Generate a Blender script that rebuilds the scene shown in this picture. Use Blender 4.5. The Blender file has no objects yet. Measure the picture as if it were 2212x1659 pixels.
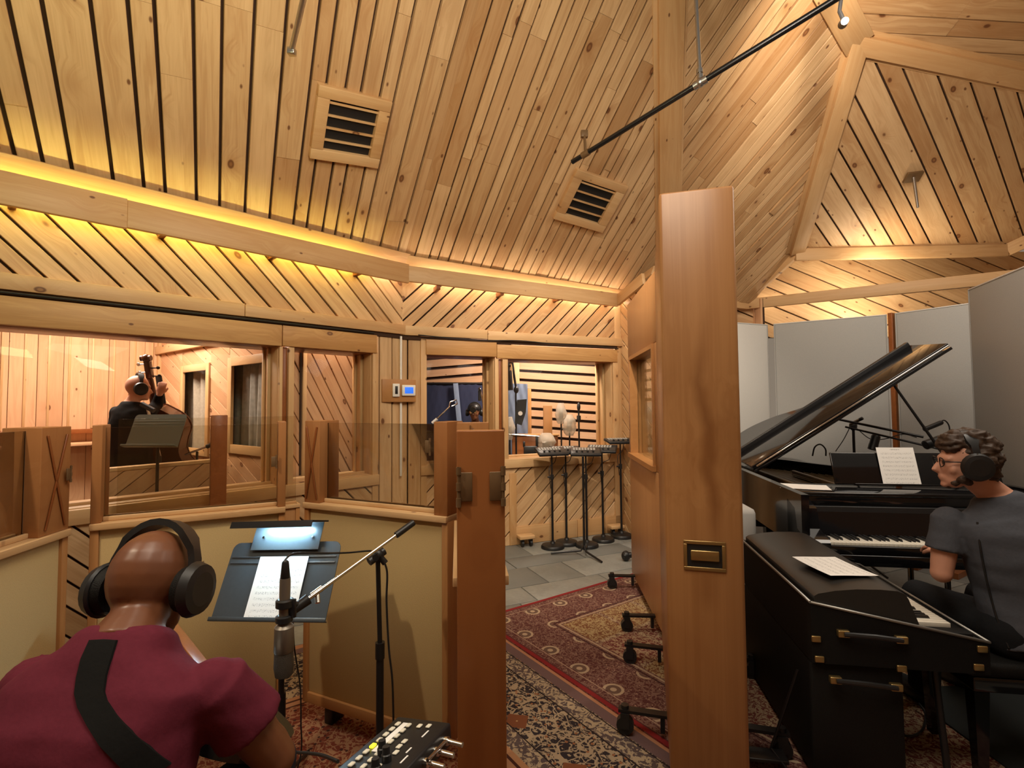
import bpy, bmesh, math, random
from mathutils import Vector, Matrix, noise
random.seed(7)
scene = bpy.context.scene
V = Vector
# ------------------------------------------------------------------ camera
F = 1080.0; CX = 1106.0; CY = 829.5
TH = math.atan(46/1080.0); RL = 0.008
EYE = V((0, 0, 1.56))
_f = V((0, math.cos(TH), math.sin(TH)))
_u0 = V((0, -math.sin(TH), math.cos(TH))); _r0 = V((1, 0, 0))
_u = _u0*math.cos(RL) + _r0*math.sin(RL); _r = _r0*math.cos(RL) - _u0*math.sin(RL)
cam_d = bpy.data.cameras.new('camera'); cam = bpy.data.objects.new('camera', cam_d)
scene.collection.objects.link(cam); scene.camera = cam
cam.matrix_world = Matrix(((_r.x, _u.x, -_f.x, EYE.x), (_r.y, _u.y, -_f.y, EYE.y), (_r.z, _u.z, -_f.z, EYE.z), (0, 0, 0, 1)))
cam_d.sensor_fit = 'HORIZONTAL'; cam_d.sensor_width = 36.0; cam_d.lens = 36.0*F/2212.0
cam_d.clip_start = 0.02; cam_d.clip_end = 100
def ray(px, py): return _f + _r*((px-CX)/F) + _u*((CY-py)/F)
def P(px, py, D):
    d = ray(px, py); return EYE + d*(D/d.y)
def PZ(px, py, z):
    d = ray(px, py); return EYE + d*((z-EYE.z)/d.z)
def PPL(px, py, p0, n):
    d = ray(px, py); return EYE + d*((p0-EYE).dot(n)/d.dot(n))
# ------------------------------------------------------------------ world, lights, exposure
w = bpy.data.worlds.new('world'); scene.world = w; w.use_nodes = True
w.node_tree.nodes['Background'].inputs[0].default_value = (1.0, 0.80, 0.60, 1)
w.node_tree.nodes['Background'].inputs[1].default_value = 0.16
scene.view_settings.view_transform = 'Standard'; scene.view_settings.look = 'None'
scene.view_settings.exposure = 0.55; scene.view_settings.gamma = 1.0; scene.view_settings.use_curve_mapping = False
scene.cycles.use_denoising = True; scene.cycles.adaptive_threshold = 0.02
scene.cycles.max_bounces = 7; scene.cycles.diffuse_bounces = 4; scene.cycles.transparent_max_bounces = 16
scene.cycles.caustics_reflective = False; scene.cycles.caustics_refractive = False
scene.cycles.sample_clamp_indirect = 4.0
def aim(o, tgt):
    o.rotation_euler = (V(tgt)-o.location).to_track_quat('-Z', 'Y').to_euler()
def light(name, kind, loc, power, color, size=0.2, tgt=None, spot=None, blend=0.5, sizey=None):
    d = bpy.data.lights.new(name, kind); d.energy = power; d.color = color
    if kind == 'AREA':
        d.size = size
        if sizey: d.shape = 'RECTANGLE'; d.size_y = sizey
    else: d.shadow_soft_size = size
    if kind == 'SPOT': d.spot_size = math.radians(spot); d.spot_blend = blend
    o = bpy.data.objects.new(name, d); o.location = loc; scene.collection.objects.link(o)
    if tgt: aim(o, tgt)
    return o
WARM = (1.0, 0.83, 0.64); WARM2 = (1.0, 0.87, 0.70); YEL = (1.0, 0.84, 0.30)
light('ceiling_lamp', 'AREA', (0.2, 1.0, 3.9), 44, WARM2, 1.5, tgt=(0.2, 3.0, 0))
light('up_lamp', 'AREA', (0.0, 1.0, 3.1), 36, (1.0, 0.87, 0.66), 0.6, tgt=(-0.5, 3.0, 5.2))
light('cove_green_fill', 'AREA', (-1.6, 1.0, 2.95), 13, (0.95, 0.90, 0.42), 0.4, tgt=(-2.2, 2.6, 4.6))  # added fill, spreads the cove strip's yellow-green over the left ceiling
light('hub_lamp', 'SPOT', tuple(P(1850, -40, 3.2)), 100, WARM, 0.06, tgt=tuple(P(1880, 200, 5.2)), spot=120, blend=0.8)
light('hall_spot', 'SPOT', (0.4, 3.0, 3.9), 190, WARM, 0.04, tgt=(1.0, 5.9, 0.4), spot=75, blend=0.6)
light('booth_spot', 'SPOT', (-1.9, 0.6, 3.3), 75, (1.0, 0.83, 0.60), 0.04, tgt=(-0.7, 2.3, 0.7), spot=60, blend=0.35)
light('piano_spot', 'AREA', (3.2, 2.6, 3.9), 42, (1.0, 0.88, 0.74), 1.6, tgt=(2.9, 4.2, 0.6))
light('cornice_fill', 'AREA', (4.7, 6.45, 2.60), 22, (1.0, 0.80, 0.55), 0.15, tgt=(4.9, 7.05, 3.2), sizey=1.8)  # added fill, hidden behind the cornice to brighten the plank band
light('bass_room_lamp', 'AREA', (-4.1, 4.9, 2.9), 70, (1.0, 0.82, 0.68), 0.9, tgt=(-4.1, 5.2, 0))
light('narrow_window_fill', 'AREA', (-1.88, 5.12, 2.80), 30, (1.0, 0.82, 0.64), 0.2, tgt=(-1.75, 5.7, 1.2))  # added fill, brightens the planks behind the narrow window
light('drum_room_lamp', 'AREA', (0.6, 6.9, 2.95), 120, (1.0, 0.82, 0.68), 0.8, tgt=(0.8, 7.7, 0.5))
# ------------------------------------------------------------------ node helper
class S:
    def __init__(s, nt, sock): s.nt = nt; s.s = sock
    def _m(s, op, b=None, c=None):
        n = s.nt.nodes.new('ShaderNodeMath'); n.operation = op
        for i, x in enumerate((s, b, c)):
            if x is None: continue
            if isinstance(x, S): s.nt.links.new(x.s, n.inputs[i])
            else: n.inputs[i].default_value = x
        return S(s.nt, n.outputs[0])
    def __add__(s, o): return s._m('ADD', o)
    __radd__ = __add__
    def __sub__(s, o): return s._m('SUBTRACT', o)
    def __rsub__(s, o): return (s*-1)+o
    def __mul__(s, o): return s._m('MULTIPLY', o)
    __rmul__ = __mul__
    def __truediv__(s, o): return s._m('DIVIDE', o)
    def lt(s, o): return s._m('LESS_THAN', o)
    def gt(s, o): return s._m('GREATER_THAN', o)
    def min(s, o): return s._m('MINIMUM', o)
    def max(s, o): return s._m('MAXIMUM', o)
    def frac(s): return s._m('FRACT')
    def floor(s): return s._m('FLOOR')
    def abs(s): return s._m('ABSOLUTE')
    def sqrt(s): return s._m('SQRT')
    def sin(s): return s._m('SINE')
    def pow(s, o): return s._m('POWER', o)
    def ramp(s, a, b, lo=0.0, hi=1.0):
        n = s.nt.nodes.new('ShaderNodeMapRange'); s.nt.links.new(s.s, n.inputs[0])
        n.inputs[1].default_value = a; n.inputs[2].default_value = b; n.inputs[3].default_value = lo; n.inputs[4].default_value = hi
        return S(s.nt, n.outputs[0])
class Mat:
    def __init__(m, name, rough=0.5, metal=0.0, spec=0.5):
        m.m = bpy.data.materials.new(name); m.m.use_nodes = True; m.nt = m.m.node_tree
        m.b = m.nt.nodes['Principled BSDF']
        m.b.inputs['Roughness'].default_value = rough; m.b.inputs['Metallic'].default_value = metal
        m.b.inputs['Specular IOR Level'].default_value = spec
    def obj(m):
        n = m.nt.nodes.new('ShaderNodeTexCoord'); return n.outputs['Object']
    def rnd(m):
        n = m.nt.nodes.new('ShaderNodeObjectInfo'); return S(m.nt, n.outputs['Random'])
    def sep(m, sock):
        n = m.nt.nodes.new('ShaderNodeSeparateXYZ'); m.nt.links.new(sock, n.inputs[0])
        return [S(m.nt, o) for o in n.outputs]
    def comb(m, x, y, z):
        n = m.nt.nodes.new('ShaderNodeCombineXYZ')
        for i, v in enumerate((x, y, z)):
            if isinstance(v, S): m.nt.links.new(v.s, n.inputs[i])
            else: n.inputs[i].default_value = v
        return n.outputs[0]
    def noise(m, vec, scale=1.0, detail=3, rough=0.5, dist=0.0):
        n = m.nt.nodes.new('ShaderNodeTexNoise'); m.nt.links.new(vec, n.inputs['Vector'])
        n.inputs['Scale'].default_value = scale; n.inputs['Detail'].default_value = detail
        n.inputs['Roughness'].default_value = rough; n.inputs['Distortion'].default_value = dist
        return S(m.nt, n.outputs['Fac'])
    def voro(m, vec, scale=1.0, feat='F1', rnd=1.0):
        n = m.nt.nodes.new('ShaderNodeTexVoronoi'); n.feature = feat; m.nt.links.new(vec, n.inputs['Vector'])
        n.inputs['Scale'].default_value = scale; n.inputs['Randomness'].default_value = rnd
        return S(m.nt, n.outputs['Distance']), n
    def mix(m, fac, a, b):
        n = m.nt.nodes.new('ShaderNodeMix'); n.data_type = 'RGBA'
        if isinstance(fac, S): m.nt.links.new(fac.s, n.inputs[0])
        else: n.inputs[0].default_value = fac
        for i, c in ((6, a), (7, b)):
            if isinstance(c, tuple): n.inputs[i].default_value = (*c, 1)
            else: m.nt.links.new(c, n.inputs[i])
        return n.outputs[2]
    def col(m, c):
        if isinstance(c, tuple): m.b.inputs['Base Color'].default_value = (*c, 1)
        else: m.nt.links.new(c, m.b.inputs['Base Color'])
        return m
    def bump(m, h, strength=0.3, dist=0.002):
        n = m.nt.nodes.new('ShaderNodeBump'); n.inputs['Strength'].default_value = strength; n.inputs['Distance'].default_value = dist
        m.nt.links.new(h.s, n.inputs['Height']); m.nt.links.new(n.outputs[0], m.b.inputs['Normal'])
        return m
def plain(name, c, rough=0.5, metal=0.0, spec=0.5, nscale=60, namt=0.08, bump=0.0):
    m = Mat(name, rough, metal, spec); o = m.obj(); n = m.noise(o, nscale, 3)
    d = tuple(x*(1-namt) for x in c); l = tuple(min(1, x*(1+namt)) for x in c)
    m.col(m.mix(n, d, l))
    if bump: m.bump(n, bump, 0.003)
    return m.m
def wood(name, light_c, dark_c, knot=(0.13, 0.045, 0.018), knots=1.0, axis='X', rough=0.45, spec=0.35, var=0.35, ring=1.0, gs=1.0, stain=False):
    m = Mat(name, rough, 0, spec); x, y, z = m.sep(m.obj()); X0, Y0, Z0 = x, y, z
    if axis == 'Z': x, y, z = z, x, y
    elif axis == 'Y': x, y, z = y, x, z
    r = m.rnd(); x = x + r*91.0; y = y + r*37.0; z = z + r*17.0; r2 = (r*7.31).frac(); r3 = (r*13.7).frac()
    kd, kn_ = m.voro(m.comb(x*2.7, y*4.4, z*0.35), 1.0); gate = m.sep(kn_.outputs['Color'])[0].gt(.22)
    k2, kn2 = m.voro(m.comb(x*4.8+7, y*8.5, z*0.5), 1.0); gate2 = m.sep(kn2.outputs['Color'])[0].gt(.25)
    near = kd.ramp(0.0, 0.42, 1.0, 0.0)*gate; long_ = m.noise(m.comb(x*1.3, y*4.0, z), 1.0, 3, .6)
    g1 = m.noise(m.comb(x*0.8*gs, y*13*gs+near*1.2, z*13), 1.0, 4, 0.65, 0.8)
    g2 = m.noise(m.comb(x*3*gs, y*95*gs, z*95), 1.0, 2, 0.5)
    band = ((g1*ring*16+long_*3).sin()*0.5+0.5)
    f = (g1*0.40 + band*0.22 + g2*0.16 + long_*0.40).ramp(0.42, 0.76)
    c = m.mix(f, light_c, dark_c)
    hi = tuple(min(1, a*(1+var*0.35)) for a in light_c); lo = tuple(a*(1-var)*q for a, q in zip(light_c, (1.0, 0.82, 0.62)))
    c = m.mix(0.45, c, m.mix(r2.pow(1.6), hi, lo)); c = m.mix(r3.gt(.82)*0.35, c, dark_c)
    if knots > 0:
        c = m.mix(near.pow(1.8)*0.70, c, dark_c)
        c = m.mix(kd.ramp(0.115*knots, 0.085*knots, 0, 0.88)*gate, c, knot); c = m.mix(kd.ramp(0.06*knots, 0.04*knots, 0, 0.5)*gate, c, dark_c)
        c = m.mix(k2.ramp(0.11*knots, 0.06*knots, 0, 0.88)*gate2, c, knot)
    if stain:   # old water stain running down the end face, and a smudge under the handle
        wob = m.noise(m.comb(Z0*2.2, 3.3, 0), 1.0, 3, .6)
        d = (Y0+.165-(wob-.5)*.16).abs(); wd_ = m.noise(m.comb(Z0*5, 9.1, 0), 1.0, 2)*.05+.012
        st_ = (wd_-d).ramp(0.0, .035)*Z0.ramp(.95, 1.15)*Z0.ramp(1.95, 1.6)
        smu = ((Y0+.15).abs()*-1+.055).ramp(0, .05)*Z0.ramp(.72, .80)*Z0.ramp(.90, .87)
        cl_ = m.noise(m.comb(Y0*4, Z0*2.5, 2.2), 1.0, 3, .6).ramp(.5, .62)*Z0.ramp(1.05, 1.4)*Z0.ramp(1.75, 1.6)
        c = m.mix((st_*.6+smu*.5+cl_*.28).min(.7), c, dark_c); c = m.mix((Z0.ramp(.7, 0.1)*.0+st_*.25).min(.3), c, (.12, .04, .012))
    m.col(c); m.bump(g2, 0.12, 0.001)
    return m.m
PINE = wood('knotty_pine', (0.70, 0.485, 0.27), (0.36, 0.17, 0.062), rough=0.45, spec=0.3)
PINE_TRIM = wood('pine_trim', (0.66, 0.445, 0.235), (0.48, 0.255, 0.10), knots=0.8, var=0.18)
PINE_BOOTH = wood('pine_booth', (0.68, 0.42, 0.24), (0.46, 0.23, 0.115), knots=0.9, var=0.22, rough=0.7, spec=0.1)
VENEER = wood('birch_veneer', (0.41, 0.205, 0.078), (0.24, 0.095, 0.028), knots=0, axis='Z', var=0.12, rough=0.34, spec=0.5, gs=0.35)
VENEER_S = wood('stained_birch_veneer', (0.41, 0.205, 0.078), (0.23, 0.088, 0.025), knots=0, axis='Z', var=0.12, rough=0.34, spec=0.5, gs=0.35, stain=True)
VENEER_L = wood('light_veneer', (0.46, 0.245, 0.105), (0.35, 0.16, 0.06), knots=0, axis='Z', var=0.10, rough=0.36, gs=0.6)
REDWOOD = wood('stained_post', (0.30, 0.105, 0.032), (0.17, 0.048, 0.015), knots=0, axis='Z', var=0.15, rough=0.3, gs=0.6)
FRAMEW = wood('gobo_frame_wood', (0.46, 0.23, 0.085), (0.33, 0.14, 0.045), knots=0, var=0.15, rough=0.38)
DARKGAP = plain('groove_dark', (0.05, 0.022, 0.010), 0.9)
BLACK = plain('black_plastic', (0.012, 0.012, 0.013), 0.42, 0, 0.5)
BLACKMET = plain('black_metal', (0.016, 0.015, 0.016), 0.35, 0.3, 0.5)
PIANO = plain('piano_black', (0.006, 0.006, 0.007), 0.10, 0, 0.6, namt=0.01)
TOLEX = plain('black_tolex', (0.006, 0.006, 0.006), 0.6, 0, 0.22, 400, 0.2, 0.5)
CHROME = plain('chrome', (0.75, 0.73, 0.70), 0.16, 1.0)
STEEL = plain('steel_pipe', (0.50, 0.50, 0.50), 0.30, 1.0)
BRASS = plain('brass', (0.42, 0.29, 0.12), 0.35, 0.9)
GOLDP = plain('gold_plate', (0.16, 0.085, 0.03), 0.4, 0.7)
IVORY = plain('ivory_keys', (0.82, 0.78, 0.68), 0.25)
GREYF = plain('grey_fabric', (0.37, 0.37, 0.36), 0.9, 0, 0.1, 180, 0.10, 0.2)
GREYF2 = plain('light_grey_fabric', (0.62, 0.61, 0.58), 0.9, 0, 0.1, 180, 0.08, 0.2)
FABRIC = plain('tan_fabric', (0.52, 0.375, 0.175), 0.92, 0, 0.1, 260, 0.10, 0.25)
WHITEP = plain('white_plastic', (0.80, 0.79, 0.76), 0.4)
PAPER = plain('paper', (0.86, 0.85, 0.82), 0.8, 0, 0.1)
SKIN_D = plain('brown_skin', (0.165, 0.060, 0.026), 0.38, 0, 0.5, 25, 0.12)
SKIN_L = plain('fair_skin', (0.60, 0.30, 0.20), 0.5, 0, 0.4, 25, 0.08)
HAIR = plain('dark_hair', (0.055, 0.032, 0.020), 0.6, 0, 0.4, 40, 0.5, 0.9)
def glassmat(name, tint, refl=1.0):
    m = bpy.data.materials.new(name); m.use_nodes = True; nt = m.node_tree; nt.nodes.clear()
    out = nt.nodes.new('ShaderNodeOutputMaterial'); mx = nt.nodes.new('ShaderNodeMixShader')
    tr = nt.nodes.new('ShaderNodeBsdfTransparent'); gl = nt.nodes.new('ShaderNodeBsdfGlossy'); fr = nt.nodes.new('ShaderNodeFresnel')
    mu = nt.nodes.new('ShaderNodeMath'); mu.operation = 'MULTIPLY'; mu.inputs[1].default_value = refl; mu.use_clamp = True
    fr.inputs[0].default_value = 1.45; tr.inputs[0].default_value = (*tint, 1); gl.inputs['Roughness'].default_value = 0.01
    nt.links.new(fr.outputs[0], mu.inputs[0]); nt.links.new(mu.outputs[0], mx.inputs[0])
    nt.links.new(tr.outputs[0], mx.inputs[1]); nt.links.new(gl.outputs[0], mx.inputs[2]); nt.links.new(mx.outputs[0], out.inputs[0])
    return m
GLASS = glassmat('window_glass', (0.97, 0.98, 0.97), 0.22); PLEXI = glassmat('plexiglass', (0.93, 0.91, 0.86), 0.9)
def emit(name, c, s):
    m = Mat(name); m.col(c); m.b.inputs['Emission Color'].default_value = (*c, 1); m.b.inputs['Emission Strength'].default_value = s
    return m.m
# ------------------------------------------------------------------ mesh helpers
def link(o, parent=None):
    scene.collection.objects.link(o)
    if parent: o.parent = parent
    return o
def tag(o, label=None, cat=None, group=None, kind=None):
    if label: o['label'] = label
    if cat: o['category'] = cat
    if group: o['group'] = group
    if kind: o['kind'] = kind
    return o
def empty(name, loc=(0, 0, 0), rotz=0.0, label=None, cat=None, group=None, kind=None, parent=None, mat=None):
    o = bpy.data.objects.new(name, None); o.empty_display_size = 0.1
    if mat is not None: o.matrix_world = mat
    else: o.location = loc; o.rotation_euler = (0, 0, rotz)
    link(o, parent); return tag(o, label, cat, group, kind)
def frame(origin, ex, ez):
    ex = V(ex).normalized(); ez = V(ez); ez = (ez - ex*ez.dot(ex)).normalized(); ey = ez.cross(ex)
    return Matrix(((ex.x, ey.x, ez.x, origin[0]), (ex.y, ey.y, ez.y, origin[1]), (ex.z, ey.z, ez.z, origin[2]), (0, 0, 0, 1)))
class MB:
    def __init__(s): s.v = []; s.f = []; s.sm = []
    def add(s, vs, fs, smooth=False):
        b = len(s.v); s.v += [V(p) for p in vs]
        for f in fs: s.f.append([i+b for i in f]); s.sm.append(smooth)
        return s
    def hexa(s, a, b):  # two quads, matching order
        return s.add(list(a)+list(b), [(3, 2, 1, 0), (4, 5, 6, 7), (0, 1, 5, 4), (1, 2, 6, 5), (2, 3, 7, 6), (3, 0, 4, 7)])
    def box(s, x0, x1, y0, y1, z0, z1):
        return s.hexa([(x0, y0, z0), (x1, y0, z0), (x1, y1, z0), (x0, y1, z0)], [(x0, y0, z1), (x1, y0, z1), (x1, y1, z1), (x0, y1, z1)])
    def cbox(s, x0, x1, y0, y1, z0, z1, c=0.004):  # chamfered box
        bm = bmesh.new(); bmesh.ops.create_cube(bm, size=1.0)
        for v in bm.verts: v.co = V(((x0+x1)/2+v.co.x*(x1-x0), (y0+y1)/2+v.co.y*(y1-y0), (z0+z1)/2+v.co.z*(z1-z0)))
        c = min(c, 0.45*min(abs(x1-x0), abs(y1-y0), abs(z1-z0)))
        bmesh.ops.bevel(bm, geom=list(bm.edges), offset=c, segments=2, affect='EDGES', profile=0.5)
        bm.verts.index_update()
        s.add([v.co.copy() for v in bm.verts], [[v.index for v in f.verts] for f in bm.faces], True); bm.free(); return s
    def prism(s, pts, h, smooth=False):  # pts: 3D ring, h: vector
        n = len(pts); h = V(h); a = [V(p) for p in pts]
        s.add(a + [p+h for p in a], [list(range(n-1, -1, -1)), list(range(n, 2*n))])
        return s.add(a + [p+h for p in a], [(i, (i+1) % n, n+(i+1) % n, n+i) for i in range(n)], smooth)
    def tube(s, path, r, seg=10, cap=True, flat=1.0):
        path = [V(p) for p in path]; n = len(path)
        rs = r if isinstance(r, (list, tuple)) else [r]*n
        t0 = (path[1]-path[0]).normalized(); up = V((0, 0, 1)) if abs(t0.z) < 0.9 else V((1, 0, 0))
        nx = t0.cross(up).normalized(); vs = []
        for i, p in enumerate(path):
            t = (path[min(i+1, n-1)]-path[max(i-1, 0)]).normalized()
            nx = (nx - t*nx.dot(t)).normalized(); ny = t.cross(nx)
            for k in range(seg):
                a = 2*math.pi*k/seg; vs.append(p + nx*math.cos(a)*rs[i] + ny*math.sin(a)*rs[i]*flat)
        fs = [(i*seg+k, i*seg+(k+1) % seg, (i+1)*seg+(k+1) % seg, (i+1)*seg+k) for i in range(n-1) for k in range(seg)]
        s.add(vs, fs, True)
        if cap: s.add(vs[:seg], [list(range(seg-1, -1, -1))]); s.add(vs[-seg:], [list(range(seg))])
        return s
    def cyl(s, a, b, r0, r1=None, seg=16): return s.tube([a, b], [r0, r0 if r1 is None else r1], seg)
    def lathe(s, prof, c=(0, 0, 0), seg=28, mat=None):
        c = V(c); vs = []
        for r, z in prof:
            for k in range(seg):
                a = 2*math.pi*k/seg; p = V((r*math.cos(a), r*math.sin(a), z))
                if mat: p = mat @ p
                vs.append(p+c)
        n = len(prof)
        s.add(vs, [(i*seg+k, i*seg+(k+1) % seg, (i+1)*seg+(k+1) % seg, (i+1)*seg+k) for i in range(n-1) for k in range(seg)], True)
        return s.add(vs[:seg]+vs[-seg:], [list(range(seg-1, -1, -1)), list(range(seg, 2*seg))])
    def ell(s, c, rad, rot=None, seg=20, rings=12):
        c = V(c); vs = []
        for i in range(rings+1):
            th = math.pi*i/rings
            for k in range(seg):
                a = 2*math.pi*k/seg
                p = V((rad[0]*math.sin(th)*math.cos(a), rad[1]*math.sin(th)*math.sin(a), rad[2]*math.cos(th)))
                if rot: p = rot @ p
                vs.append(p+c)
        return s.add(vs, [(i*seg+k, (i+1)*seg+k, (i+1)*seg+(k+1) % seg, i*seg+(k+1) % seg) for i in range(rings) for k in range(seg)], True)
    def loft(s, rings, cap=True, smooth=True):
        n = len(rings[0]); vs = [V(p) for r in rings for p in r]
        s.add(vs, [(i*n+k, i*n+(k+1) % n, (i+1)*n+(k+1) % n, (i+1)*n+k) for i in range(len(rings)-1) for k in range(n)], smooth)
        if cap: s.add(vs[:n], [list(range(n-1, -1, -1))]); s.add(vs[-n:], [list(range(n))])
        return s
    def mesh(s, name, mat=None):
        me = bpy.data.meshes.new(name); me.from_pydata([tuple(v) for v in s.v], [], s.f)
        me.polygons.foreach_set('use_smooth', s.sm)
        if mat: me.materials.append(mat)
        me.update(); return me
    def build(s, name, mat, parent=None, label=None, fix=True, mtx=None, kind=None):
        me = s.mesh(name, mat)
        if fix:
            bm = bmesh.new(); bm.from_mesh(me); bmesh.ops.remove_doubles(bm, verts=bm.verts, dist=1e-6)
            bmesh.ops.recalc_face_normals(bm, faces=bm.faces)
            for e in bm.edges:
                if len(e.link_faces) == 2 and e.calc_face_angle(0) > 0.7: e.smooth = False
            bm.to_mesh(me); bm.free()
        o = bpy.data.objects.new(name, me)
        if mtx is not None: o.matrix_world = mtx
        link(o, parent)
        if label: o['label'] = label
        if kind: o['kind'] = kind
        return o
def board(name, p, q, wd, th, nrm, mat, parent=None, label=None, ch=0.003):
    """oriented timber from p to q: width wd across, thickness th along nrm (centred)"""
    p = V(p); q = V(q); L = (q-p).length
    b = MB().cbox(-L/2, L/2, -wd/2, wd/2, -th/2, th/2, ch)
    return b.build(name, mat, parent, label, fix=False, mtx=frame((p+q)/2, q-p, nrm))
def clip(poly, a, b, c):  # keep a*x+b*y<=c
    out = []
    for i in range(len(poly)):
        p, q = poly[i], poly[(i+1) % len(poly)]
        dp = a*p[0]+b*p[1]-c; dq = a*q[0]+b*q[1]-c
        if dp <= 0: out.append(p)
        if (dp < 0 < dq) or (dq < 0 < dp):
            t = dp/(dp-dq); out.append((p[0]+(q[0]-p[0])*t, p[1]+(q[1]-p[1])*t))
    return out
def planks(poly, dirv, nrm, parent, mat=PINE, wr=(0.09, 0.15), gap=0.014, th=0.022, jitter=0.003, split=2.6, name='plank', back=True, seed=1, off=0.0):
    """one object per plank, filling the planar convex polygon; nrm points into the room"""
    rg = random.Random(seed); poly = [V(p) for p in poly]; n = V(nrm).normalized(); ex = V(dirv); ex = (ex-n*ex.dot(n)).normalized(); ey = n.cross(ex)
    o = poly[0]; pts = [((p-o).dot(ex), (p-o).dot(ey)) for p in poly]
    y = min(p[1] for p in pts)+off; y1 = max(p[1] for p in pts); out = []
    if back:
        MB().prism([o+ex*p[0]+ey*p[1]-n*0.012 for p in pts], -n*0.02).build('backing', DARKGAP, parent)
    while y < y1-0.01:
        wd = rg.uniform(*wr); c = clip(clip(pts, 0, -1, -y), 0, 1, min(y+wd, y1)); y += wd+gap
        if len(c) < 3: continue
        x0 = min(p[0] for p in c); x1 = max(p[0] for p in c)
        if x1-x0 < 0.03: continue
        cuts = [x0-1]
        if split and x1-x0 > split*0.8:
            x = x0+rg.uniform(0.25, 1)*split
            while x < x1-0.35: cuts.append(x); x += split*rg.uniform(0.6, 1.2)
        cuts.append(x1+1)
        for a, b in zip(cuts[:-1], cuts[1:]):
            d = clip(clip(c, -1, 0, -a), 1, 0, b-0.0015)
            if len(d) < 3: continue
            cx = sum(p[0] for p in d)/len(d); cy = sum(p[1] for p in d)/len(d)
            # drop duplicate points
            e = [p for i, p in enumerate(d) if math.hypot(p[0]-d[i-1][0], p[1]-d[i-1][1]) > 1e-4]
            if len(e) < 3: continue
            t = th+rg.uniform(-jitter, jitter)
            # small chamfer: top ring shrunk across the width
            lo = min(p[1] for p in e); hi = max(p[1] for p in e); chm = min(0.003, (hi-lo)*0.2)
            m = len(e)
            base = [(p[0]-cx, p[1]-cy, -0.006) for p in e]; mid = [(p[0]-cx, p[1]-cy, t-chm) for p in e]
            top = [(p[0]-cx, (p[1]-cy)+(chm if p[1]-lo < 1e-4 else 0)-(chm if hi-p[1] < 1e-4 else 0), t) for p in e]
            fs = [list(range(2*m, 3*m))]
            for k in range(m):
                fs.append((k, (k+1) % m, m+(k+1) % m, m+k)); fs.append((m+k, m+(k+1) % m, 2*m+(k+1) % m, 2*m+k))
            me = bpy.data.meshes.new(name); me.from_pydata(base+mid+top, [], fs); me.materials.append(mat); me.update()
            ob = bpy.data.objects.new(name, me); ctr = o+ex*cx+ey*cy
            ob.matrix_world = frame(ctr, ex, n); link(ob, parent); out.append(ob)
    return out
def copy_tree(o, parent=None):
    c = o.copy(); scene.collection.objects.link(c); c.parent = parent
    for ch in o.children: copy_tree(ch, c)
    return c
def smooth_path(pts, n=8):
    pts = [V(p) for p in pts]; out = []
    q = [pts[0]*2-pts[1]]+pts+[pts[-1]*2-pts[-2]]
    for i in range(1, len(q)-2):
        for k in range(n):
            t = k/n; a, b, c, d = q[i-1], q[i], q[i+1], q[i+2]
            out.append(0.5*((2*b)+(c-a)*t+(2*a-5*b+4*c-d)*t*t+(3*b-a-3*c+d)*t**3))
    out.append(pts[-1]); return out
# ================================================================== STRUCTURE
C12 = V((-1.143, 5.186, 0)); W1 = V((.968, 1, 0)).normalized(); W2 = V((2.3, 1, 0)).normalized()
N1 = V((W1.y, -W1.x, 0)); N2 = V((W2.y, -W2.x, 0)); UP = V((0, 0, 1)); DEP = 0.36
def wall_s(px, base, n, d):   # distance along wall of a photo column
    q = PPL(px, 876, base, n); return (q-base).dot(d)
def A1(s, z, o=0.0): return C12 - W1*s + N1*o + UP*z
def A2(s, z, o=0.0): return C12 + W2*s + N2*o + UP*z
def s1(px): return -wall_s(px, C12, N1, W1)
def s2(px): return wall_s(px, C12, N2, W2)
def structure(name, label): return empty(name, label=label, kind='structure')
wl = structure('wall_left', 'knotty pine wall with diagonal planks and the wide window into the bass booth')
wb = structure('wall_back', 'knotty pine wall with diagonal planks and the double window into the drum booth')
# windows: (wall fn, n, s-left, s-right, z0, z1) in order from the left of the photo
def window(name, label, A, n, sa, sb, z0, z1, stile=0.07, sill_h=0.10, leftcap=True):
    w = structure(name, label); d = (A(sb, 0)-A(sa, 0)).normalized(); di = 1 if sb > sa else -1
    for s_ in (sa, sb):   # jamb linings through the thickness of the wall
        k = -1 if s_ == sa else 1
        board('jamb', A(s_+k*di*0.012, z0-.02, -DEP/2), A(s_+k*di*0.012, z1+.02, -DEP/2), DEP, 0.024, d, PINE_TRIM, w)
        board('stop', A(s_-k*di*0.012, z0, -DEP*0.45), A(s_-k*di*0.012, z1, -DEP*0.45), 0.03, 0.024, d, PINE_TRIM, w)
        board('stop', A(s_-k*di*0.010, z0, -DEP*0.80), A(s_-k*di*0.010, z1, -DEP*0.80), 0.03, 0.020, d, PINE_TRIM, w)
    board('lintel', A(sa, z1+.012, -DEP/2), A(sb, z1+.012, -DEP/2), DEP, 0.024, UP, REDWOOD, w)
    board('inner_sill', A(sa, z0-.012, -DEP/2), A(sb, z0-.012, -DEP/2), DEP, 0.024, UP, PINE_TRIM, w)
    board('glazing_bead', A(sa, z0+.010, -0.11), A(sb, z0+.010, -0.11), 0.02, 0.022, UP, PINE_TRIM, w)
    board('sill', A(sa-di*stile, z0-.006-sill_h/2, 0.03), A(sb+di*stile, z0-.006-sill_h/2, 0.03), sill_h, 0.05, n, PINE_TRIM, w)
    board('pane', A(sa, (z0+z1)/2, -0.13), A(sb, (z0+z1)/2, -0.13), z1-z0, 0.008, n, GLASS, w, 'clear glass pane', 0.0005)
    return w
zs1, zs2, zh = 0.90, 0.965, 2.08
w1 = window('window_1', 'wide pine-framed window looking into the bass booth', A1, N1, s1(-260), s1(598), zs1, zh)
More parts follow.
